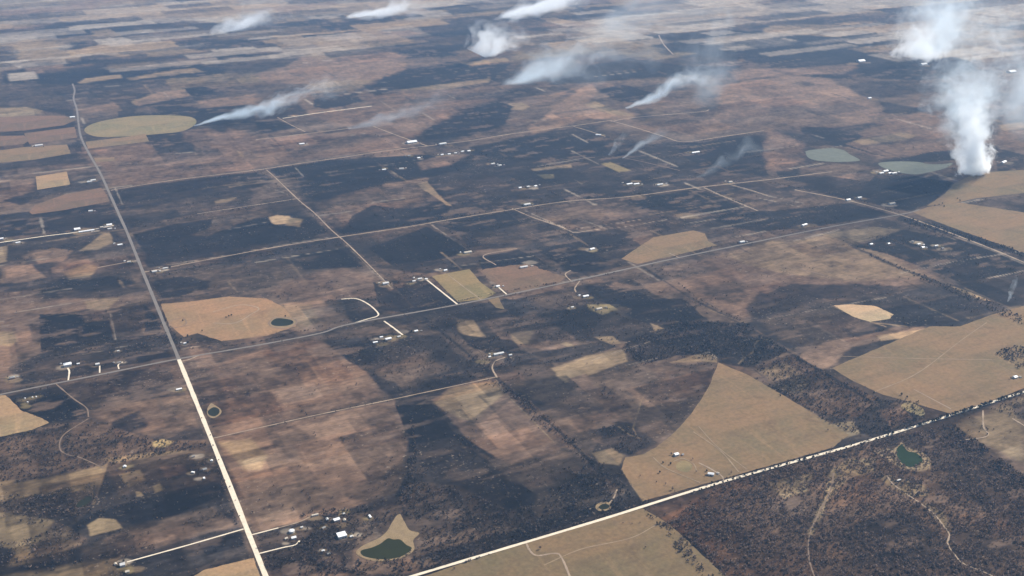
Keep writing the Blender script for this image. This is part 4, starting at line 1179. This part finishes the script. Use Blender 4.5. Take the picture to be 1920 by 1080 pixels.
WOODS = """
// name spacing_px(at centroid) size_m kinds | label | poly
woodland 4.5 6.4 bn | bare purple brown wood filling the lower right corner | 1240,985 1275,958 1350,910 1640,827 1780,798 1930,895 1990,950 1990,1130 1400,1130 1310,1030
woodland 5.4 5.6 ca | charred scrub wood above the long gravel road | 775,905 860,915 960,962 1060,905 1115,862 1200,942 1000,1008 800,1070 520,1085 600,1040 680,1052 790,1030 790,995 760,960
woodland 5 5.2 ac | scrub wood along the left edge | -30,830 70,808 95,797 180,792 300,828 385,830 385,838 250,863 130,880 -30,910
woodland 6 5.2 bca | scattered scrub on the tan slope at the left | -30,915 60,930 170,905 185,935 160,965 60,985 -30,960
woodland 6 5.0 bca | scrub at the lower left corner | 60,1010 120,985 165,1010 120,1060 60,1070 -20,1060 -20,1020
woodland 4.2 6.2 caa | dark burned wood above the tan field | 1180,637 1300,602 1400,607 1478,660 1410,690 1350,678 1300,663 1205,680 1168,655
woodland 5 6.2 bac | dark brown wood between the two tan fields | 1415,690 1482,664 1560,707 1650,750 1722,754 1732,785 1660,815 1600,812 1560,795 1470,737
woodland 4 7.0 ca | dark wood at the right edge | 1867,664 1880,655 1930,642 1990,640 1990,705 1910,692
woodland 4.5 6.6 cbd | dark wood strip behind the pasture road | 1790,800 1850,842 1930,897 1990,940 1990,970 1900,905 1820,850 1770,815
woodland 5 6 bca | trees along the burned hedgerow | 930,712 985,748 1060,810 1115,870 1095,866 1040,818 965,755 920,716
woodland 7 5 bc | trees round the brown orchard field | 960,545 1050,528 1052,533 965,553
woodland 4 7 cab | dark tree belt behind the grey road | 1700,408 1760,425 1840,448 1930,478 1930,490 1840,458 1760,436 1700,420
woodland 4.2 6 cbd | tree belt under the black field | 1600,460 1640,478 1700,505 1760,528 1850,565 1930,600 1930,612 1850,580 1760,540 1700,515 1640,486
woodland 5 5 cab | charred thicket by the smoky corner of the tan field | 1120,800 1180,800 1225,832 1180,852 1130,835
woodland 6 5.5 ca | charred farm trees round the big barn | 560,965 600,955 740,950 745,965 700,1000 660,1030 600,1040 560,1045 500,1080 490,1055 575,1010
woodland 5.5 5 cab | trees on the left edge of the farm by the crossing | 200,655 240,650 330,625 335,640 240,672 205,675
woodland 5 5.5 ca | charred trees along the creek | 742,945 764,895 770,860 782,860 778,905 758,955
woodland 5 5.5 bca | roadside trees in the bottom pasture | 1230,980 1265,985 1300,1040 1340,1085 1325,1090 1270,1030 1215,965
woodland 6 5 bca | scrub on the right pasture | 1850,765 1930,735 1990,740 1990,800 1910,785
woodland 7 5 ca | charred trees in the burned lots right of the farm | 800,630 920,640 1000,665 930,700 850,680
woodland 8 5 cab | charred trees in the burned lots under the paved road | 960,560 1090,560 1180,620 1150,650 1040,640 960,610
woodland 9 4.5 ca | charred brush on the burned field over the brown field | 610,640 720,625 820,630 920,705 760,742 690,700
woodland 6 5 cad | trees along the middle dirt road | 270,516 400,492 520,470 640,450 640,460 520,478 400,500 280,524
"""
def small_tree(kind, i):
    r_ = np.random.default_rng(500 + i + ord(kind))
    cv, cf = clump(r_, 26 if kind != 'd' else 34, 0.5, 0.75, 0.2, 0.13, r_.random() * 6)
    tv, tf = limb((0, 0, 0), (0.02, 0, 0.6), 0.05, 0.02)
    return cv, cf, tv, tf
SM = {(k, i): small_tree(k, i) for k in 'abncd' for i in range(6)}
wr = np.random.default_rng(3)
for ln in WOODS.strip().splitlines():
    if ln[0] == '/': continue
    hd, lab, pt = ln.split('|'); nm, sp, sz, kd = hd.split(); px = pts_of(pt); poly = at2(px); k = mpp(*np.mean(px, 0))
    step = float(sp) * k; lo = poly.min(0); hi = poly.max(0)
    n = int((hi[0] - lo[0]) * (hi[1] - lo[1]) / step ** 2)
    q = lo + wr.random((n, 2)) * (hi - lo)
    s = sdist(q[:, 0], q[:, 1], poly)
    dn = fbm(q[:, 0] / 60, q[:, 1] / 60, 77, 3)
    keep = (s + (dn - 0.5) * 14 * k > 0) & (dn + 0.25 * wr.random(n) > 0.42)
    q = q[keep]
    for zone in PONDZ: q = q[sdist(q[:, 0], q[:, 1], zone) < -1]
    for pl, hw in ROADLINES: q = q[ldist(q[:, 0], q[:, 1], pl) > hw]
    V = []; F = []; MI = []; kk = 0; kinds = sorted(set(kd))
    for x, y in q:
        kind = kd[int(wr.integers(len(kd)))]; cv, cf, tv, tf = SM[(kind, int(wr.integers(6)))]
        sc = float(sz) * (0.45 + 1.15 * wr.random() ** 2.0); t = wr.random() * 6.28; cs, sn = math.cos(t), math.sin(t)
        for v, f, mi in ((cv, cf, kinds.index(kind)), (tv, tf, len(kinds))):
            vv = np.stack([(v[:, 0] * cs - v[:, 1] * sn) * sc + x, (v[:, 0] * sn + v[:, 1] * cs) * sc + y, v[:, 2] * sc * 0.95], 1)
            V.append(vv); F.append(f + kk); kk += len(v); MI.append(np.full(len(f), mi, np.int32))
    o = mesh_obj(nm, np.vstack(V), np.vstack(F), None)
    for c in kinds: o.data.materials.append(MAT[KIND[c]])
    o.data.materials.append(MAT['bark'])
    o.data.polygons.foreach_set('material_index', np.concatenate(MI))
    tag(o, lab.strip(), 'woodland', None, 'stuff')
    print(lab, len(q))

# brush scattered over the burned land, thicker along the fence lines
br = np.random.default_rng(31); Q_ = []
for i in range(520):
    r_ = 1600 + 4300 * br.random() ** 1.2; an = br.uniform(-.46, .46)
    p = np.array([math.sin(an) * r_, math.cos(an) * r_]); L = br.uniform(60, 330); d = E1 if br.random() < .55 else E2
    m_ = int(L / br.uniform(6, 16)); tt = br.uniform(-.5, .5, m_) * L
    Q_.append(p + d[None] * tt[:, None] + br.normal(size=(m_, 2)) * br.uniform(1.5, 5))
for i in range(260):
    r_ = 1600 + 3000 * br.random() ** 1.2; an = br.uniform(-.46, .46)
    p = np.array([math.sin(an) * r_, math.cos(an) * r_]); Q_.append(p + br.normal(size=(int(br.uniform(6, 40)), 2)) * br.uniform(12, 45))
r_ = 1550 + 3300 * br.random(5200) ** 1.1; an = br.uniform(-.46, .46, 5200)
Q_.append(np.stack([np.sin(an) * r_, np.cos(an) * r_], 1))
for g in YARDS: Q_.append(g + br.normal(size=(9, 2)) * 16)
Q_ = np.vstack(Q_)
Q_ = Q_[np.min(np.hypot(Q_[:, None, 0] - np.array(YARDS)[None, :, 0], Q_[:, None, 1] - np.array(YARDS)[None, :, 1]), 1) > 9]
for zone in NOBRUSH: Q_ = Q_[sdist(Q_[:, 0], Q_[:, 1], zone) < 3]
ia = np.clip(np.round((np.arctan2(Q_[:, 0], Q_[:, 1]) - AZ[0]) / (AZ[1] - AZ[0])).astype(int), 0, len(az_f) - 1)
ir = np.clip(np.searchsorted(RD, np.hypot(Q_[:, 0], Q_[:, 1])), 0, NR - 1)
Q_ = Q_[(LUM[ir, ia] < 0.045) | (br.random(len(Q_)) < .12)]
nsc = len(Q_)
BELTS = """
5 3 6 | 0,910 150,880 250,862 390,832
4 4 6 | 490,1042 600,1060 700,1078 780,1082
6 2 5 | 75,672 200,650 330,620
6 2 5 | 345,655 480,642 660,598
5 3 5 | 1240,505 1310,560 1390,603
6 4 5 | 640,455 690,500 740,540
6 4 5 | 490,325 560,380 640,445
5 3 6 | 1320,352 1370,374 1420,395
5 3 6 | 1440,342 1600,374 1690,400
6 3 5 | 830,420 860,450 890,470
5 3 6 | 860,1060 1000,1010 1205,945
6 3 5 | 20,692 110,672 200,655
6 2 5 | 290,560 330,640 345,662
6 4 6 | 270,425 400,400 560,374
7 3 6 | 480,322 630,300 800,276
6 4 6 | 645,440 760,422 950,392
6 4 6 | 960,395 1060,376 1180,366
6 3 5 | 940,395 1000,415 1060,440
7 5 5 | 90,735 150,760 165,785
5 4 5 | 130,1005 180,965 250,945
6 4 5 | 400,840 415,900 445,985
6 3 5 | 700,560 780,600 860,630
6 3 5 | 820,575 940,548 1060,528
5 4 5 | 760,930 780,860 770,780
5 3 5 | 1190,690 1260,670 1345,676
6 4 5 | 1100,560 1200,610 1300,640
7 4 6 | 720,315 830,305 930,300
7 3 6 | 1010,410 1080,430 1170,420
"""
SZ = list(2.2 + 4.0 * br.random(nsc) ** 1.6); BQ = []
for ln in BELTS.strip().splitlines():
    hd, pt = ln.split('|'); sp, wdt, sz = [float(v) for v in hd.split()]; px = np.array(pts_of(pt)); k = mpp(*px.mean(0)); pl = smooth_open(at2(px), 4)
    for i in range(len(pl) - 1):
        n_ = max(1, int(np.linalg.norm(pl[i + 1] - pl[i]) / (sp * k * .55)))
        for j in range(n_):
            q = pl[i] + (pl[i + 1] - pl[i]) * br.random() + br.normal(size=2) * wdt * k * .45
            if fbm(q[:1] / 45, q[1:] / 45, 7, 2)[0] > .36: BQ.append(q); SZ.append(sz * br.uniform(.55, 1.15))
Q_ = np.vstack([Q_, np.array(BQ)]); SZ = np.array(SZ)
for pl, hw in ROADLINES:
    kp = ldist(Q_[:, 0], Q_[:, 1], pl) > hw; Q_ = Q_[kp]; SZ = SZ[kp]
for pl, hw in []: Q_ = Q_[ldist(Q_[:, 0], Q_[:, 1], pl) > hw]
V = []; F = []; MI = []; kk = 0
for (x, y), sc in zip(Q_, SZ):
    kind = 'cccaab'[int(br.integers(6))]; cv, cf, tv, tf = SM[(kind, int(br.integers(6)))]
    for v, f, mi in ((cv, cf, 'cba'.index(kind)), (tv, tf, 3)):
        V.append(v * sc + np.array([x, y, 0])); F.append(f + kk); kk += len(v); MI.append(np.full(len(f), mi, np.int32))
o = mesh_obj('brush', np.vstack(V), np.vstack(F), None)
for c in ('char', 'bare', 'ashen', 'bark'): o.data.materials.append(MAT[c])
o.data.polygons.foreach_set('material_index', np.concatenate(MI))
tag(o, 'low charred brush scattered over the burned land', 'brush', None, 'stuff')

# ---------------------------------------------------------------- buildings
def box(x0, x1, y0, y1, z0, z1):
    v = [(x0, y0, z0), (x1, y0, z0), (x1, y1, z0), (x0, y1, z0), (x0, y0, z1), (x1, y0, z1), (x1, y1, z1), (x0, y1, z1)]
    return v, [[3, 2, 1, 0], [4, 5, 6, 7], [0, 1, 5, 4], [1, 2, 6, 5], [2, 3, 7, 6], [3, 0, 4, 7]]
def building(kind, x, y, L, Wd, h, rot, roof, rtype, label):
    g = at(x, y)
    o = bpy.data.objects.new({'barn': 'barn', 'house': 'house', 'shed': 'shed', 'trailer': 'trailer', 'tank': 'storage_tank'}[kind], None); col.objects.link(o)
    o.location = (g[0], g[1], 0.3); o.rotation_euler = (0, 0, TH + R(rot) + random.uniform(-.05, .05))
    if rtype == 'round':
        n = 20; r = L / 2; v = []; f = []
        for z in (0, h):
            v += [(math.cos(i * 2 * math.pi / n) * r, math.sin(i * 2 * math.pi / n) * r, z) for i in range(n)]
        f = [[i, (i + 1) % n, n + (i + 1) % n, n + i] for i in range(n)]
        mesh_obj('wall', v, f, MAT['wall'], o)
        v = [(math.cos(i * 2 * math.pi / n) * r * 1.03, math.sin(i * 2 * math.pi / n) * r * 1.03, h) for i in range(n)] + [(math.cos(i * 2 * math.pi / n) * r * .5, math.sin(i * 2 * math.pi / n) * r * .5, h + r * .22) for i in range(n)] + [(0, 0, h + r * .3)]
        f = [[i, (i + 1) % n, n + (i + 1) % n, n + i] for i in range(n)] + [[n + i, n + (i + 1) % n, 2 * n] for i in range(n)]
        mesh_obj('roof', v, f, MAT[roof], o)
        return tag(o, label, 'tank')
    a, b = L / 2, Wd / 2; e = 0.45
    wm_ = MAT['wall_brick'] if roof == 'roof_grey' else MAT['wall']
    v, f = box(-a, a, -b, b, 0, h)
    along = L >= Wd
    if rtype == 'gable':
        rise = min(a, b) * 0.42
        if along:
            v += [(-a, 0, h + rise), (a, 0, h + rise)]; f = f[:1] + f[2:] + [[4, 7, 8], [5, 9, 6]]
            top = [(-a - e, -b - e, h - .15), (a + e, -b - e, h - .15), (a + e, 0, h + rise + .12), (-a - e, 0, h + rise + .12), (a + e, b + e, h - .15), (-a - e, b + e, h - .15)]
            rf = [[0, 1, 2, 3], [3, 2, 4, 5]]
        else:
            v += [(0, -b, h + rise), (0, b, h + rise)]; f = f[:1] + f[2:] + [[4, 8, 5], [7, 6, 9]]
            top = [(-a - e, b + e, h - .15), (-a - e, -b - e, h - .15), (0, -b - e, h + rise + .12), (0, b + e, h + rise + .12), (a + e, -b - e, h - .15), (a + e, b + e, h - .15)]
            rf = [[0, 1, 2, 3], [3, 2, 4, 5]]
    elif rtype == 'hip':
        rise = min(a, b) * 0.5; f = f[:1] + f[2:]
        top = [(-a - e, -b - e, h), (a + e, -b - e, h), (a + e, b + e, h), (-a - e, b + e, h), (-a + b, 0, h + rise), (a - b, 0, h + rise)]
        rf = [[0, 1, 5, 4], [1, 2, 5], [2, 3, 4, 5], [3, 0, 4]]
    else:
        f = f[:1] + f[2:]
        top, rf = box(-a - .2, a + .2, -b - .2, b + .2, h, h + .35)
        top = [(p[0], p[1], p[2] + (0.25 if p[1] > 0 and p[2] > h else 0)) for p in top]
    mesh_obj('wall', v, f, wm_, o)
    ro = mesh_obj('roof', top, rf, MAT['roof_dull' if roof == 'roof_white' and (x * 7 + y * 3) % 10 < 4 else roof], o)
    # doors and windows on the long walls
    dv, df = box(-0.55, 0.55, -b - .06, -b + .05, 0, min(2.1, h - .4)) if kind != 'barn' else box(-min(2, a * .4), min(2, a * .4), -b - .06, -b + .05, 0, min(3.4, h - .6))
    mesh_obj('door', dv, df, MAT['door'], o)
    if kind in ('house', 'trailer'):
        for sx in (-.6, .6):
            wv, wf = box(sx * a - .6, sx * a + .6, -b - .05, -b + .05, 1.0, min(2.0, h - .5)); mesh_obj('window', wv, wf, MAT['glass'], o)
            wv, wf = box(sx * a - .6, sx * a + .6, b - .05, b + .05, 1.0, min(2.0, h - .5)); mesh_obj('window', wv, wf, MAT['glass'], o)
    return tag(o, label, kind)
for ln in HOUSES.strip().splitlines():
    hd, lab = ln.split('|'); kind, xy, L, Wd, h, rot, roof, rt = hd.split(); x, y = xy.split(',')
    if kind in ('house', 'barn') and float(y) > 255 and len(lab.split()) <= 11:
        k = mpp(float(x), float(y)); s_ = random.choice((-1, 1)); d_ = (float(L) * .7 + random.uniform(6, 12)) / k
        building('shed', float(x) + s_ * d_, float(y) + random.uniform(-3, 1), random.uniform(5, 9), random.uniform(4, 6), 3, random.choice((0, 90, 20)), random.choice(('roof_grey', 'roof_dull', 'roof_tan')), 'gable', 'small shed beside the ' + lab.strip())
        tree(float(x) - s_ * d_ * .8, float(y) + random.uniform(-2, 3), random.uniform(6, 8.5), random.choice('bd'), 'yard tree beside the ' + lab.strip())
    building(kind, float(x), float(y), float(L) * 1.08, float(Wd) * 1.12, float(h), float(rot), roof, rt, lab.strip())

# ---------------------------------------------------------------- smoke: real volumes rising from the fire edge and leaning downwind
SMOKE = """
// base x,y  front end x,y  top x,y,z  spread f1/f0  depth0 depth1 density gamma scale thr | label
1829,326 1868,322 1818,120,580 1.35 50 190 .110 2.6 .026 .38 | tall dense white smoke column rising at the edge of the tan field
1808,321 1828,322 1790,230,260 2.0 26 80 .065 1.8 .036 .38 | smaller smoke puff clinging to the left foot of the tall column
1822,262 1890,260 1806,-10,930 2.0 120 320 .0039 0.5 .015 .38 | pale upper part of the tall smoke column drifting upward
1722,107 1797,109 1752,-6,500 1.2 110 360 .017 2.4 .014 .39 | distant wide wall of white smoke behind the tall column
1765,100 1802,102 1790,-60,850 2.6 120 340 .0036 0.5 .008 .40 | pale smoke rising off the right end of the distant smoke wall
908,107 975,83 960,16,330 1.6 30 300 .030 3.0 .011 .38 | white smoke front on the far burned edge, top centre
960,156 995,150 1190,70,420 8.0 40 350 .0085 2.0 .008 .40 | soft white puff drifting right in the top centre
1174,203 1184,201 1395,108,330 12.0 14 170 .024 2.0 .015 .42 | low blue white smoke streak right of the brown hill
364,236 369,234 700,132,250 20.0 9 150 .040 2.2 .018 .42 | thin smoke streak starting at the round green field
655,242 690,237 900,164,220 5.0 14 160 .0065 1.8 .014 .43 | faint smoke veil over the brown field by the straight track
430,59 492,45 540,2,260 1.9 36 340 .012 2.6 .009 .38 | far white smoke hump near the top left
680,29 765,14 850,-10,200 1.7 24 280 .015 3.0 .008 .38 | long thin far smoke streak at the top
975,24 1042,6 1160,-30,290 2.6 36 340 .017 2.4 .008 .38 | bright far smoke plume on the top edge
1141,291 1145,290 1186,234,125 9.0 6 50 .032 2.4 .034 .42 | thin wisp of smoke, left of two in the burned flats
1167,297 1171,295 1265,226,160 14.0 7 80 .022 2.2 .024 .42 | thin wisp of smoke, right of two in the burned flats
1306,333 1311,332 1466,250,165 15.0 10 115 .0085 1.5 .017 .43 | faint blue smoke drifting over the dark fields
1889,566 1891,565 1908,512,64 8.0 3 22 .05 1.6 .06 .40 | small smoke wisp at the corner of the right tan field
1320,200 1352,195 1345,40,620 3.2 90 300 .0024 0.8 .006 .40 | pale blue smoke veil over the far brown hill
1905,255 1948,253 1930,40,760 2.4 120 320 .0034 0.6 .006 .38 | hazy smoke bank at the right edge
1080,75 1170,73 1320,-14,430 2.0 200 460 .0018 0.6 .003 .38 | broad thin smoke pall along the top right of centre
"""
def smoke_mat(L, f0, f1, d0, d1, dens, gam, scl, thr, tint):
    ma = bpy.data.materials.new('smoke'); ma.use_nodes = True
    nt_ = ma.node_tree; n = nt_.nodes; l = nt_.links; n.clear()
    out = n.new('ShaderNodeOutputMaterial'); vo = n.new('ShaderNodeVolumePrincipled')
    vo.inputs['Color'].default_value = (*tint, 1); vo.inputs['Anisotropy'].default_value = 0.3
    l.new(vo.outputs[0], out.inputs['Volume'])
    tc = n.new('ShaderNodeTexCoord')
    def mth(op, a_, b_=None, clamp=False):
        r = n.new('ShaderNodeMath'); r.operation = op; r.use_clamp = clamp
        for i_, q in enumerate((a_, b_)):
            if q is None: continue
            if isinstance(q, (int, float)): r.inputs[i_].default_value = q
            else: l.new(q, r.inputs[i_])
        return r.outputs[0]
    # turbulence bends the plume
    nz = n.new('ShaderNodeTexNoise'); nz.inputs['Scale'].default_value = scl * 0.45; nz.inputs['Detail'].default_value = 2.0
    l.new(tc.outputs['Object'], nz.inputs['Vector'])
    sb = n.new('ShaderNodeVectorMath'); sb.operation = 'SUBTRACT'; sb.inputs[1].default_value = (.5, .5, .5); l.new(nz.outputs['Color'], sb.inputs[0])
    sx = n.new('ShaderNodeSeparateXYZ'); l.new(tc.outputs['Object'], sx.inputs[0])
    t = mth('DIVIDE', sx.outputs[2], L, True)
    sc_ = n.new('ShaderNodeVectorMath'); sc_.operation = 'SCALE'; l.new(sb.outputs[0], sc_.inputs[0])
    l.new(mth('ADD', mth('MULTIPLY', t, 2.0 * min(f1, d1)), 0.3 * d0), sc_.inputs['Scale'])
    ad = n.new('ShaderNodeVectorMath'); l.new(tc.outputs['Object'], ad.inputs[0]); l.new(sc_.outputs[0], ad.inputs[1])
    # the axis itself meanders downwind
    az_ = n.new('ShaderNodeCombineXYZ'); l.new(mth('MULTIPLY', sx.outputs[2], 3.2 / L), az_.inputs[2]); az_.inputs[0].default_value = L * .37
    nm_ = n.new('ShaderNodeTexNoise'); nm_.inputs['Scale'].default_value = 1.0; nm_.inputs['Detail'].default_value = 1.0; l.new(az_.outputs[0], nm_.inputs['Vector'])
    sm = n.new('ShaderNodeVectorMath'); sm.operation = 'SUBTRACT'; sm.inputs[1].default_value = (.5, .5, .5); l.new(nm_.outputs['Color'], sm.inputs[0])
    sk = n.new('ShaderNodeVectorMath'); sk.operation = 'SCALE'; l.new(sm.outputs[0], sk.inputs[0]); l.new(mth('MULTIPLY', t, 1.8 * min(f1, d1)), sk.inputs['Scale'])
    a2 = n.new('ShaderNodeVectorMath'); l.new(ad.outputs[0], a2.inputs[0]); l.new(sk.outputs[0], a2.inputs[1]); ad = a2
    s2 = n.new('ShaderNodeSeparateXYZ'); l.new(ad.outputs[0], s2.inputs[0])
    fx = mth('ADD', mth('MULTIPLY', t, f1 - f0), f0); fy = mth('ADD', mth('MULTIPLY', t, d1 - d0), d0)
    ex = mth('POWER', mth('ABSOLUTE', mth('DIVIDE', s2.outputs[0], fx)), 2.0); ey = mth('POWER', mth('ABSOLUTE', mth('DIVIDE', s2.outputs[1], fy)), 2.0)
    rr = mth('SQRT', mth('ADD', ex, ey))
    prof = mth('SUBTRACT', 1.0, rr, True)
    # billows, drawn out along the plume
    mp = n.new('ShaderNodeMapping'); mp.inputs['Scale'].default_value = (1, 1, 0.42); l.new(ad.outputs[0], mp.inputs['Vector'])
    n2 = n.new('ShaderNodeTexNoise'); n2.inputs['Scale'].default_value = scl; n2.inputs['Detail'].default_value = 5.0; n2.inputs['Roughness'].default_value = 0.6
    l.new(mp.outputs[0], n2.inputs['Vector'])
    mr = n.new('ShaderNodeMapRange'); mr.inputs[1].default_value = thr; mr.inputs[2].default_value = thr + 0.34; l.new(n2.outputs[0], mr.inputs[0])
    fade = mth('POWER', mth('SUBTRACT', 1.0, t, True), gam)
    ero = mth('MULTIPLY', mth('SUBTRACT', 1.0, mr.outputs[0]), mth('ADD', mth('MULTIPLY', t, 0.80), 0.75))   # turbulence eats the edges, more so higher up
    body = mth('MULTIPLY', mth('SUBTRACT', mth('MULTIPLY', prof, 1.45), ero), 1.5, True)
    d = mth('MULTIPLY', mth('MULTIPLY', body, fade), dens)
    if dens < .004:
        d = mth('MULTIPLY', d, mth('MULTIPLY', t, 2.8, True))           # the old drifted smoke has no sharp foot
    l.new(d, vo.inputs['Density'])
    ma.cycles.volume_step_rate = 0.45
    return ma
WIND = np.array([E1[0], E1[1], 0.0])
for ln in SMOKE.strip().splitlines():
    if ln[0] == '/': continue
    hd, lab = ln.split('|'); hd = hd.split()
    xy = [[float(v) for v in q.split(',')] for q in hd[:3]]
    a0 = at(*xy[0]); fe = at(*xy[1]); a1 = at(*xy[2])
    sp, d0, d1, dens, gam, scl, thr = [float(v) for v in hd[3:]]
    ax = a1 - a0; L = np.linalg.norm(ax); zz = ax / L
    xx = fe - a0; f0 = np.linalg.norm(xx); f1 = f0 * sp
    xx = xx - zz * (xx @ zz); xx /= np.linalg.norm(xx); yy = np.cross(zz, xx)
    n = 20; v = []; nr = 6
    for i in range(nr + 1):
        t = i / nr; fa = (f0 + (f1 - f0) * t) * 1.5; da = (d0 + (d1 - d0) * t) * 1.5
        v += [(math.cos(k * 2 * math.pi / n) * fa, math.sin(k * 2 * math.pi / n) * da, t * L) for k in range(n)]
    f = [[i * n + k, i * n + (k + 1) % n, (i + 1) * n + (k + 1) % n, (i + 1) * n + k] for i in range(nr) for k in range(n)]
    f += [list(range(n))[::-1], [nr * n + k for k in range(n)]]
    o = mesh_obj('smoke_plume', v, f, smoke_mat(L, f0, f1, d0, d1, dens, gam, scl, thr, (0.97, 0.99, 1.0) if f0 * dens > 2.5 else (0.84, 0.935, 1.0)))
    mm = Matrix.Identity(4)
    for i in range(3): mm[i][0] = xx[i]; mm[i][1] = yy[i]; mm[i][2] = zz[i]; mm[i][3] = a0[i]
    o.matrix_world = mm
    tag(o, lab.strip(), 'smoke')

# ---------------------------------------------------------------- air
hv, hf = box(-61000, 61000, -61000, 61000, -3, 1900)
haze = mesh_obj('haze', hv, hf, None)
ma = bpy.data.materials.new('haze_air'); ma.use_nodes = True; ma.node_tree.nodes.clear()
ho = ma.node_tree.nodes.new('ShaderNodeOutputMaterial'); pv = ma.node_tree.nodes.new('ShaderNodeVolumePrincipled')
pv.inputs['Color'].default_value = (0.36, 0.61, 1.0, 1); pv.inputs['Density'].default_value = 2.6e-5; pv.inputs['Anisotropy'].default_value = 0.1
ma.node_tree.links.new(pv.outputs[0], ho.inputs['Volume'])
haze.data.materials.append(ma)
tag(haze, kind='stuff')
